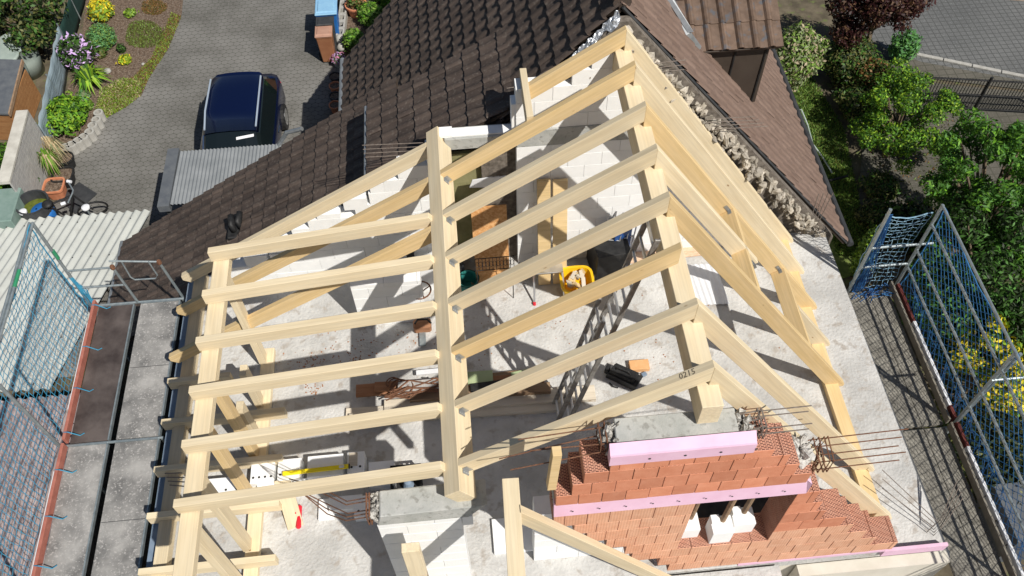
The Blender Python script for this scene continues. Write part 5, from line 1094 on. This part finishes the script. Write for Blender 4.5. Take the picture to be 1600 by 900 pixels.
# lumber piles on the slab
def plank(u0, v0, u1, v1, w, h, z, m, label, group='loose planks in the lumber pile'):
    a, b_ = at(u0, v0, z=z + h), at(u1, v1, z=z + h); return loosebar('plank', a, b_, w, h, M[m], label, 'plank', group=group)
plank(556, 610, 640, 603, .20, .05, ZS + .10, 'redwood', 'reddish brown plank end at the left of the lumber pile')
plank(585, 604, 850, 590, .16, .05, ZS + .16, 'redwood', 'second reddish brown plank, just above the first')
plank(540, 650, 880, 628, .26, .07, ZS, 'pale', 'broad pale plank at the front of the lumber pile')
plank(600, 636, 930, 612, .24, .09, ZS + .02, 'pale', 'pale plank just behind the broad front plank')
plank(545, 655, 625, 648, .18, .14, ZS, 'pale', 'short pale block end at the lower left of the lumber pile', None)
plank(640, 618, 860, 604, .16, .08, ZS + .12, 'oldwood', 'grey brown plank under the strap tangle')
plank(700, 596, 860, 580, .15, .06, ZS + .14, 'oldwood', 'dark plank behind the strap tangle')
plank(730, 590, 770, 587, .20, .08, ZS + .18, 'palegreenboard', 'olive green board end beside the middle purlin', None)
plank(800, 588, 850, 576, .14, .06, ZS + .18, 'palegreenboard', 'pale green board end poking out to the right of the pile', None)
plank(735, 605, 830, 592, .12, .06, ZS + .22, 'black', 'black membrane roll on the lumber pile', None)
plank(650, 582, 700, 577, .08, .03, ZS + .1, 'bwhite', 'thin white strip behind the strap tangle', None)
# tangle of rusty straps and clamps
b = MB(); g = random.Random(14)
for k in range(9):
    p0 = at(600 + g.uniform(0, 15), 618 + g.uniform(-8, 8), z=ZS + .28); p1 = at(690 + g.uniform(-10, 5), 600 + g.uniform(-12, 12), z=ZS + .28)
    m1 = p0.lerp(p1, .4) + Vector((g.uniform(-.05, .05), g.uniform(-.12, .14), g.uniform(0, .08))); m2 = p0.lerp(p1, .75) + Vector((0, g.uniform(-.1, .1), g.uniform(0, .05))); b.tube([p0, m1, m2, p1], .012, 5)
for k in range(4): p0 = at(612 + 6 * k, 596 + 3 * k, z=ZS + .3); ring(b, p0 + Vector((0, 0, -.02)), (g.uniform(-.3, .3), .2, 1), .09 + .02 * k, .011, 14)
for k in range(3): p0 = at(680, 592 + 8 * k, z=ZS + .3); ring(b, p0, (.2, .9, .4), .06, .012, 12)
tag(recentre(b.build('strap_tangle', M['rust'])), 'tangle of rusty clamps and straps on top of the lumber pile', 'clamps')
b = MB()
for k in range(6):
    p0 = at(622, 598 + 3.2 * k, z=ZS + .27); p1 = at(686, 592 + 3.0 * k, z=ZS + .27); b.prism([p0, p1, p1 + Vector((0, -.035, 0)), p0 + Vector((0, -.035, 0))], (0, 0, .02), c=rnd.random())
tag(recentre(b.build('batten_bundle', M['greyfence'])), 'bundle of grey battens tied up on the lumber pile', 'battens')
# black bag, orange block, blue scrap
p = at(972, 592, z=ZS); b = MB(); b.prism([(-.24, -.09, 0), (.24, -.12, 0), (.27, .10, 0), (-.20, .12, 0)], (.02, 0, .14)); b.prism([(-.2, -.07, .14), (.2, -.09, .14), (.22, .08, .14), (-.16, .09, .14)], (.0, .02, .06)); b.box((-.28, -.06, .05), (-.22, .06, .16)); b.tube([(-.12, 0, .2), (-.08, 0, .27), (.08, 0, .27), (.12, 0, .2)], .014, 6)
o = b.build('tool_bag', M['black'], bevel=.02); o.location = (p.x, p.y, ZS + .002); o.rotation_euler = (0, 0, -.55); tag(o, 'black tool bag beside the foot of the ladder', 'bag')
b = MB(); b.tube([at(952, 598, z=ZS + .03), at(958, 604, z=ZS + .03), at(966, 606, z=ZS + .03)], .012, 6); tag(recentre(b.build('bag_strap', M['black'])), 'loose black strap lying next to the tool bag', 'strap')
box_at('timber_block', 998, 574, .30, .17, .09, mat('orange_offcut', (.66, .36, .16), (.74, .43, .21), sc=8, rough=.8), 'orange brown timber offcut beside the black tool bag', 'offcut', .0)
box_at('blue_scrap', 1006, 586, .08, .06, .04, M['blueboard'], 'small blue scrap below the orange offcut', 'scrap', .4)
# white blocks, tray, level
def wblock(u, v, w, d, h, label, rot=0.02, holes=0, m='white'):
    p = at(u, v, z=ZS + h); t = thing('aerated_block', label, 'block', (p.x, p.y, ZS), 'white blocks lying near the white pier')
    b = MB(); b.box((p.x - w / 2, p.y - d / 2, ZS + .001), (p.x + w / 2, p.y + d / 2, ZS + h)); bk = b.build('block', M[m], t, bevel=.004)
    for k in range(holes):
        b = MB(); b.lathe((p.x - w / 2 + w * (k + .5) / holes, p.y - d * .22, ZS + h - .01), [(.018, 0), (.018, .012)], 8); b.build('hole', M['black'], bk)
    return t
wblock(410, 738, .33, .32, .24, 'white block at the left end of the row under the spirit level', holes=4)
wblock(452, 733, .33, .32, .24, 'second white block of the row, under the left half of the spirit level', holes=4)
wblock(508, 727, .50, .32, .24, 'third white block of the row, under the right half of the spirit level', holes=4)
wblock(556, 722, .24, .32, .24, 'white block at the right end of the row', holes=2)
wblock(345, 760, .60, .26, .24, 'white block with three bolt holes below the second last dormer rafter', holes=4)
wblock(596, 738, .36, .34, .22, 'grey shaded block beside the black crate', holes=1)
wblock(540, 785, .46, .2, .14, 'thin white block in the shade beside the curled bars', rot=.1)
wblock(574, 790, .36, .3, .18, 'toothed shaded block behind the concrete beam', holes=3)
wblock(510, 795, .22, .3, .06, 'flat white slab scrap on the floor below the row')
wblock(468, 757, .36, .18, .1, 'low white block in front of the row under the spirit level')
wblock(416, 762, .26, .16, .2, 'white block half hidden behind the standing plank')
a = at(442, 741, z=ZS + .27); b_ = at(546, 729, z=ZS + .27); t = thing('spirit_level', 'long yellow spirit level lying on the white blocks', 'spirit level', a)
X = (b_ - a).normalized(); Yv = Vector((-X.y, X.x, 0)); b = MB(); b.obox(a - Yv * .03, X * (b_ - a).length, Yv * .06, (0, 0, .03)); lb = b.build('body', M['levelyellow'], t, bevel=.003)
b = MB(); b.obox(b_ - X * .14 - Yv * .02, X * .07, Yv * .04, (0, 0, .034)); b.build('label_plate', M['bwhite'], lb)
b = MB(); b.obox(b_ - X * .01 - Yv * .031, X * .018, Yv * .062, (0, 0, .032)); b.build('end_cap', M['charcoal'], lb)
box_at('timber_block', 556, 729, .12, .2, .26, M['pale'], 'small pale timber piece across the last white block', 'offcut', .0, z=ZS)
a = at(440, 748, z=ZS + .24); c_ = at(462, 824, z=ZS + .03); loosebar('plank', a, c_, .22, .06, M['spruce'], 'short plank leaning from the white blocks down to the slab', 'plank')
p = at(467, 806, z=ZS + .05); t = thing('chalk_reel', 'red plastic hand tool lying on the slab beside the short plank', 'tool', (p.x, p.y, ZS))
b = MB(); b.box((p.x - .035, p.y - .18, ZS + .01), (p.x + .035, p.y + .16, ZS + .07)); b.build('body', M['red'], t, bevel=.02)
b = MB(); b.box((p.x - .05, p.y + .02, ZS + .02), (p.x - .03, p.y + .1, ZS + .09)); b.build('trigger', M['red'], t, bevel=.006)
t = thing('black_crate', 'black plastic crate standing beyond the concrete beam', 'crate', at(636, 760, z=ZS))
p = at(634, 748, z=ZS + .3)
b = MB(); b.box((p.x - .2, p.y - .24, ZS), (p.x + .2, p.y + .2, ZS + .02))
for x in np.linspace(-.2, .2, 6):
    for yy in (-.24, .2): b.box((p.x + x - .014, p.y + yy - .01, ZS), (p.x + x + .014, p.y + yy + .01, ZS + .28))
for yy in np.linspace(-.24, .2, 6):
    for x in (-.2, .2): b.box((p.x + x - .01, p.y + yy - .014, ZS), (p.x + x + .01, p.y + yy + .014, ZS + .28))
for z in (.1, .27):
    b.box((p.x - .215, p.y - .255, ZS + z), (p.x + .215, p.y - .23, ZS + z + .03)); b.box((p.x - .215, p.y + .19, ZS + z), (p.x + .215, p.y + .215, ZS + z + .03)); b.box((p.x - .215, p.y - .255, ZS + z), (p.x - .19, p.y + .215, ZS + z + .03)); b.box((p.x + .19, p.y - .255, ZS + z), (p.x + .215, p.y + .215, ZS + z + .03))
b.build('basket', M['black'], t)
b = MB(); b.lathe(p + Vector((.02, -.02, -.26)), [(.06, 0), (.08, .1), (.05, .2), (.02, .22)], 12); b.build('bottle', M['blueboard'], t)
p = at(818, 748, z=ZS + .05)
b = MB(); b.box((-2.18, 1.12, ZS + .001), (-1.62, 1.6, ZS + .06)); tag(recentre(b.build('pale_board', M['white'], bevel=.004)), 'pale board on the slab behind the front ridge timber', 'board')
# dirt crumbs on the slab
g = random.Random(33); b = MB()
for (u, v, su, sv, n_) in ((504, 562, 14, 6, 40), (560, 562, 10, 5, 40), (490, 608, 8, 5, 30), (560, 540, 40, 16, 60), (740, 540, 30, 30, 40), (880, 512, 20, 20, 25), (1130, 560, 60, 60, 30), (650, 535, 30, 20, 40), (470, 570, 20, 6, 30), (1020, 545, 40, 20, 20)):
    for i in range(n_):
        p = at(g.gauss(u, su), g.gauss(v, sv), z=ZS); r = g.uniform(.004, .015); b.lathe(p, [(r, 0), (r * .9, r * .5), (r * .3, r * .8)], 5, c=g.random())
tag(b.build('crumbs', M['redwood']), 'brown crumbs of wood and dirt scattered over the slab', None, kind='stuff')
# ================================================================= SCAFFOLDS
def text(s, O, X, Yv, size, m, parent):
    cu = bpy.data.curves.new('t', 'FONT'); cu.body = s; cu.size = size; cu.extrude = .001; cu.resolution_u = 2
    ob = bpy.data.objects.new('t', cu); COL.objects.link(ob); dg = bpy.context.evaluated_depsgraph_get(); me = bpy.data.meshes.new_from_object(ob.evaluated_get(dg)); bpy.data.objects.remove(ob)
    o = bpy.data.objects.new('lettering', me); COL.objects.link(o); me.materials.clear(); me.materials.append(m)
    X = Vector(X).normalized(); Yv = Vector(Yv).normalized(); mw = Matrix((X, Yv, X.cross(Yv))).transposed().to_4x4(); mw.translation = Vector(O); attach(o, parent); o.matrix_basis = mw; return o
# --- right scaffold
ZR_ = -5.0; xi, xo, yend = 4.11, 4.81, 5.07
RS = thing('scaffold', 'scaffold with honeycomb deck along the right side of the slab', 'scaffold', (4.4, 2, G))
for (x0, x1) in ((4.02, 4.38), (4.385, 4.71)):
    for y0_, y1_ in ((2.55, 5.05), (.05, 2.50), (-2.45, 0)):
        b = MB(); b.box((x0, y0_, ZR_ - .06), (x1, y1_, ZR_ + (.0 if x0 < 4.2 else .004))); b.build('deck_board', M['deck'], RS, bevel=.006)
for y0_, y1_, s_ in ((2.55, 5.1, 0), (0, 2.5, 1), (-2.5, -.05, 0)):
    b = MB(); b.box((4.735, y0_, ZR_ + .01), (4.765, y1_, ZR_ + .16)); b.build('inner_board', mat('grey_toe_board%d' % s_, (.17, .15, .12), (.24, .22, .18), sc=8, rough=.8), RS)
def hpost(x, y, z0, z1): 
    b = MB(); b.tube([(x, y, z0), (x, y, z1)], .027, 10); b.build('standard', M['steel'], RS)
for y in (yend, 2.52, -.05):
    hpost(xo + .03, y, G, -2.9); hpost(xi - .06, y, G, -2.9 if y == yend else ZR_ + .05)
    b = MB(); b.tube([(xi - .08, y, ZR_ - .08), (xo + .08, y, ZR_ - .08)], .024, 8); b.build('transom', M['steel'], RS)
for z in (-2.9, -3.33, -3.96, -4.38):
    b = MB(); b.tube([(xo + .02, yend, z), (xo + .02, -2.6, z)], .021, 8); b.build('guard_rail', M['steel'], RS)
for z, e in ((-3.83, .22), (-4.33, 0)):
    b = MB(); b.tube([(xi - .05, yend, z), (xo + .02 + e, yend, z)], .021, 8); b.build('guard_rail', M['steel'], RS)
# bracing between standards of the middle bay seen through the net
b = MB(); b.tube([(xo + .05, 2.52, -4.9), (xo + .12, 2.52, -2.95)], .024, 8); b.tube([(xo, 2.5, -3.6), (xo + .5, 2.5, -3.6)], .02, 8); b.build('brace', M['steel'], RS)
TB = thing('toe_board', 'white lettered toe board with maroon ends on the right scaffold', 'toe board', (4.83, 3.8, ZR_))
def toeboard(y0_, y1_, wy0, wy1, words, T_):
    for a_, c_, m_, nm in ((wy1, y1_, 'toedark', 'painted_end'), (wy0, wy1, 'bwhite', 'white_panel'), (y0_, wy0, 'toedark', 'painted_end')):
        b = MB(); b.prism([(4.80, a_, ZR_), (4.845, a_, ZR_), (4.87, a_, ZR_ + .15), (4.825, a_, ZR_ + .15)], (0, c_ - a_, 0)); b.build(nm, M[m_], T_)
    n_ = Vector((-.986, 0, .164)); up_ = Vector((.164, 0, .986)); ux = Vector((0, -1, 0)); yy = wy1 - .05
    for w_, sz in words:
        text(w_, Vector((4.80, yy, ZR_ + .025)) + n_ * .003, ux, up_, sz, M['blackprint'], T_); yy -= sz * len(w_) * .58
toeboard(2.55, 5.05, 2.78, 4.30, (('Gerüstbau | ', .14), ('Straub', .155), (' |', .14)), TB)
TB2 = thing('toe_board', 'nearer lettered toe board with maroon ends at the lower right', 'toe board', (4.83, 1.2, ZR_))
toeboard(-.05, 2.52, .15, 2.1, (('Gerüstbau | ', .15), ('Straub', .165)), TB2)
TB3 = thing('toe_board', 'maroon toe board at the lower right corner of the picture', 'toe board', (4.83, -1.2, ZR_))
b = MB(); b.prism([(4.80, -2.5, ZR_), (4.845, -2.5, ZR_), (4.87, -2.5, ZR_ + .15), (4.825, -2.5, ZR_ + .15)], (0, 2.42, 0)); b.build('painted_end', M['toedark'], TB3)
def net(name, label, O, A, B_, na, nb, r, m, sag=(0, 0, 0), diag=True, group=None, jit=.012, seed=0):
    """net spanned by A (length) and B (height); sag: vector offset at the middle"""
    O, A, B_, sag = map(Vector, (O, A, B_, sag)); g = random.Random(seed)
    P = {}
    for i in range(na + 1):
        for j in range(nb + 1):
            s_, t_ = i / na, j / nb; wv = math.sin(s_ * math.pi * max(1, round(A.length / 2.5))) ** 2
            edge = 4 * t_ * (1 - t_); q = O + A * s_ + B_ * t_ + sag * edge * (.5 + .5 * wv) - Vector((0, 0, 1)) * (.10 * wv * t_ if B_.length > 1 else 0)
            P[i, j] = q + Vector((g.uniform(-jit, jit), g.uniform(-jit, jit), g.uniform(-jit, jit)))
    V = []; F_ = []
    def seg(a, c_):
        d = c_ - a
        if d.length < 1e-6: return
        u_ = d.cross(Vector((.3, .4, 1))).normalized() * r; w_ = d.cross(u_).normalized() * r; o_ = len(V)
        for e in (a, c_):
            for k in (0, 1, 2): an = k * 2.094; V.append(e + u_ * math.cos(an) + w_ * math.sin(an))
        for k in range(3): F_.append((o_ + k, o_ + (k + 1) % 3, o_ + 3 + (k + 1) % 3, o_ + 3 + k))
    for i in range(na + 1):
        for j in range(nb + 1):
            if diag:
                if i < na and j < nb:
                    if (i + j) % 2 == 0: seg(P[i, j], P[i + 1, j + 1])
                    else: seg(P[i + 1, j], P[i, j + 1])
            else:
                if i < na: seg(P[i, j], P[i + 1, j])
                if j < nb: seg(P[i, j], P[i, j + 1])
    b = MB(); b.v = [tuple(v) for v in V]; b.f = [list(f_) for f_ in F_]; b.m = [0] * len(F_); b.c = [.5] * len(F_)
    # edge rope
    b.tube([P[i, nb] for i in range(na + 1)], r * 2.2, 5); b.tube([P[0, j] for j in range(nb + 1)], r * 2.2, 5)
    o = b.build(name, m); return tag(o, label, 'safety net', group)
net('safety_net', 'long blue safety net hung on the rails of the right scaffold', (xo + .07, yend - .02, ZR_ - .05), (0, -7.6, 0), (0, 0, 2.1), 104, 28, .0048, M['netstrand'], sag=(.12, 0, 0), jit=.005, seed=1)
net('safety_net', 'short pale blue net closing the far end of the right scaffold', (xi - .04, yend + .04, ZR_ + .05), (xo - xi + .02, 0, 0), (0, 0, 1.85), 9, 18, .0048, M['netpale'], sag=(0, .12, 0), diag=False, jit=.02, seed=2)
b = MB(); g = random.Random(3)
for k in range(26):
    x = xi - .02 + g.uniform(0, .2); b.tube([(x, yend - .02 + g.uniform(-.04, .06), ZR_ + .05), (x + g.uniform(-.03, .06), yend + g.uniform(-.05, .08), ZR_ + .6), (xi - .04 + g.uniform(0, .12), yend + g.uniform(-.04, .06), ZR_ + 1.3), (xi - .03 + g.uniform(0, .06), yend + .02, ZR_ + 1.95)], .006, 4)
for k in range(30):
    a_ = Vector((xi + g.uniform(0, .6), yend + g.uniform(-.2, .03), ZR_ + .04)); b.tube([a_, a_ + Vector((g.uniform(-.1, .15), g.uniform(-.08, .05), g.uniform(0, .1))), a_ + Vector((g.uniform(-.2, .2), g.uniform(-.12, .05), .02))], .007, 4)
tag(recentre(b.build('net_bundle', M['netdeep'])), 'bunched deep blue netting at the far corner of the right scaffold', 'safety net')
b = MB(); g = random.Random(31)
for k in range(110):
    y = g.uniform(-2, 4.8); x = xo + .10 + g.uniform(0, .12); b.tube([(x, y, ZR_ - .1), (x + g.uniform(-.05, .1), y + g.uniform(-.25, .25), ZR_ + .25), (x + g.uniform(-.06, .02), y + g.uniform(-.3, .3), ZR_ + .34)], .0035, 4)
tag(b.build('net_bundle', M['netdeep']), 'slack folds of deep blue netting behind the lettered toe boards', 'safety net')
# --- left scaffold
ZL_ = -4.9
LS = thing('scaffold', 'scaffold with plywood decks along the left side of the roof frame', 'scaffold', (-7.7, 2.5, G))
for (x0, x1, cols) in ((-8.36, -7.80, ('darkply', 'greyply')), (-7.68, -7.05, ('greyply', 'greyply'))):
    for (y0_, y1_), cm in zip(((3.48, 5.95), (.95, 3.42), (-1.6, .9)), cols + ('greyply',)):
        b = MB(); b.box((x0, y0_, ZL_ - .05), (x1, y1_, ZL_)); dbd = b.build('deck_board', M[cm], LS, bevel=.004)
        b = MB(); b.box((x1 - .0, y0_, ZL_ - .06), (x1 + .022, y1_, ZL_ + .012)); b.box((x0, y1_, ZL_ - .06), (x1, y1_ + .02, ZL_ + .012)); b.build('deck_frame', M['steel'], dbd)
for y in (6.0, 3.45, .93):
    b = MB(); b.tube([(-8.45, y, ZL_ - .02), (-6.98, y, ZL_ - .02)], .022, 8); b.build('transom', M['steel'], LS)
PX = -8.50
for y in (6.0, 3.45, .93):
    b = MB(); b.tube([(PX, y, G), (PX, y, -2.78)], .026, 10); b.build('standard', M['steel'], LS)
    b = MB(); b.tube([(-7.0, y, G), (-7.0, y, ZL_ - .02)], .026, 10); b.build('standard', M['steel'], LS)
b = MB(); b.tube([(PX, 6.02, -2.78), (PX, -1.6, -2.78)], .022, 8); b.tube([(PX - .05, 6.02, -2.78), (PX - .05, -1.6, -2.78)], .022, 8); b.build('guard_rail', M['steel'], LS)
b = MB(); b.tube([(PX, 5.15, -2.78), (PX, 4.85, -2.78)], .027, 8); b.build('coupler', M['green'], LS)
b = MB(); b.tube([(PX + .01, 6.0, -3.42), (PX + .01, 6.0, -3.62)], .03, 8); b.build('coupler', M['green'], LS)
# end guard frame beyond the decks
p1 = at(176, 418, y=6.0); p2 = at(246, 410, y=6.0); zt_ = (p1.z + p2.z) / 2
qa = Vector((-7.74, 6.0, ZL_)); ta = at(176, 418, y=6.0); qb = Vector((-7.0, 6.02, ZL_)); tb = at(248, 409, y=6.02)
b = MB(); b.tube([Vector((ta.x, 6, ZL_)), Vector((ta.x, 6, ta.z))], .024, 8) if False else b.tube([qa, ta], .022, 8); b.tube([qb, tb], .022, 8); b.tube([at(170, 408, y=6.0), tb], .016, 8)
b.tube([at(190, 409, y=6), at(204, 433, y=6), at(211, 437, y=6), at(243, 435, y=6), at(246, 430, y=6), at(232, 409, y=6)], .013, 8)
b.tube([Vector((PX, 6, at(100, 424, y=6).z)), ta], .018, 8); b.tube([Vector((PX, 6, at(125, 450, y=6).z)), at(193, 445, y=6)], .018, 8); b.build('end_frame', M['steel'], LS)
b = MB(); b.lathe(ta - Vector((0, 0, .03)), [(.035, 0), (.04, .03), (.035, .07)], 8); b.lathe(tb - Vector((0, 0, .05)), [(.035, 0), (.04, .03), (.035, .07)], 8); b.build('coupler', M['rust'], LS)
LT = thing('toe_board', 'long faded red toe board along the outer edge of the left decks', 'toe board', (-8.4, 2.5, ZL_))
for y0_, y1_ in ((3.48, 6.0), (.95, 3.42), (-1.6, .9)):
    b = MB(); b.box((-8.415, y0_, ZL_), (-8.37, y1_, ZL_ + .15)); b.build('board', M['toered'], LT, bevel=.004)
    b = MB(); b.box((-8.425, y0_ + .5, ZL_ + .0), (-8.417, y1_ - .45, ZL_ + .15)); b.build('white_panel', M['bwhite'], LT)
net('safety_net', 'blue safety net on the left scaffold above the corrugated roofs', (PX - .03, 5.97, ZL_ + .03), (0, -7.5, 0), (0, 0, 2.1), 74, 20, .0048, M['net'], sag=(-.10, 0, 0), diag=False, jit=.012, seed=4)
b = MB()
for k, y in enumerate((5.9, 5.1, 4.35, 3.6, 3.0, 2.3, 1.6)): b.tube([(-8.42, y, ZL_ + .14), (-8.34, y - .02, ZL_ + .17), (-8.2, y - .03, ZL_ + .05), (-8.16, y + .02, ZL_ + .02)], .008, 5)
tag(recentre(b.build('net_ties', M['net'])), 'short blue ropes tying the net to the red toe board', 'rope')
b = MB(); g = random.Random(6)
for k in range(22): y = 5.98; b.tube([(PX + g.uniform(0, .12), y + g.uniform(-.05, .05), ZL_ + .1), (PX + g.uniform(0, .1), y + g.uniform(-.05, .05), ZL_ + .4), (PX + g.uniform(-.02, .05), y, ZL_ + .8)], .006, 4)
tag(recentre(b.build('net_bundle', M['net'])), 'bunched blue netting at the far corner of the left scaffold', 'safety net')
# ================================================================= IRON GATE, HOSE
t = thing('iron_gate', 'low black iron gate with vertical bars beside the street', 'gate', at(1520, 165, z=G))
a = at(1425, 168, z=G); c_ = at(1640, 180, z=G); d = c_ - a; n_ = 46
for z in (.08, .5, .95):
    b = MB(); b.tube([a + Vector((0, 0, z)), c_ + Vector((0, 0, z))], .022, 6); b.build('rail', M['black'], t)
b = MB()
for i in range(n_ + 1): q = a + d * i / n_; b.tube([q + Vector((0, 0, .08)), q + Vector((0, 0, .98))], .010, 5)
b.build('bars', M['black'], t)
for k in (0, .45, 1):
    b = MB(); q = a + d * k; b.tube([q, q + Vector((0, 0, 1.05))], .035, 8); b.build('post', M['black'], t)
b = MB(); b.tube([at(1246, 172, z=G + .6), at(1252, 171, z=G + .62), at(1262, 195, z=G + .4), at(1270, 225, z=G + .3), at(1285, 245, z=G + .1), at(1300, 270, z=G + .05)], .018, 6); tag(recentre(b.build('garden_hose', M['palgreen'])), 'pale green pipe bending down beside the east eaves', 'pipe')
b = MB(); b.tube([at(1292, 283, z=G + .2), at(1325, 275, z=G + .2)], .03, 8); tag(recentre(b.build('pipe_stub', M['black'])), 'short black pipe on the lawn below the east eaves', 'pipe')
p = at(1590, 800, z=-7); b = MB(); b.box((p.x - .2, p.y - .5, G), (p.x + 1.5, p.y + .5, -7)); tag(recentre(b.build('grey_shed', M['fascia'])), 'grey flat roofed shed seen through the net at the lower right', 'shed')
text('0215', (-.30, ys[7] + .012, -.30 * tL + .0015), (math.cos(aL), 0, math.sin(aL)), (0, 1, 0), .085, mat('pencil', (.16, .13, .09), rough=.8), RF)
for y0_, y1_ in ((3.48, 5.95), (.95, 3.42)):
    for x0, x1 in ((-8.36, -7.80), (-7.68, -7.05)):
        if x0 > -8: b = MB(); b.box((x0 + .01, (y0_ + y1_) / 2 - .004, ZL_ - .0), (x1 - .01, (y0_ + y1_) / 2 + .004, ZL_ + .002)); b.build('seam', M['charcoal'], LS)
SC.render.resolution_x = 1024; SC.render.resolution_y = 576
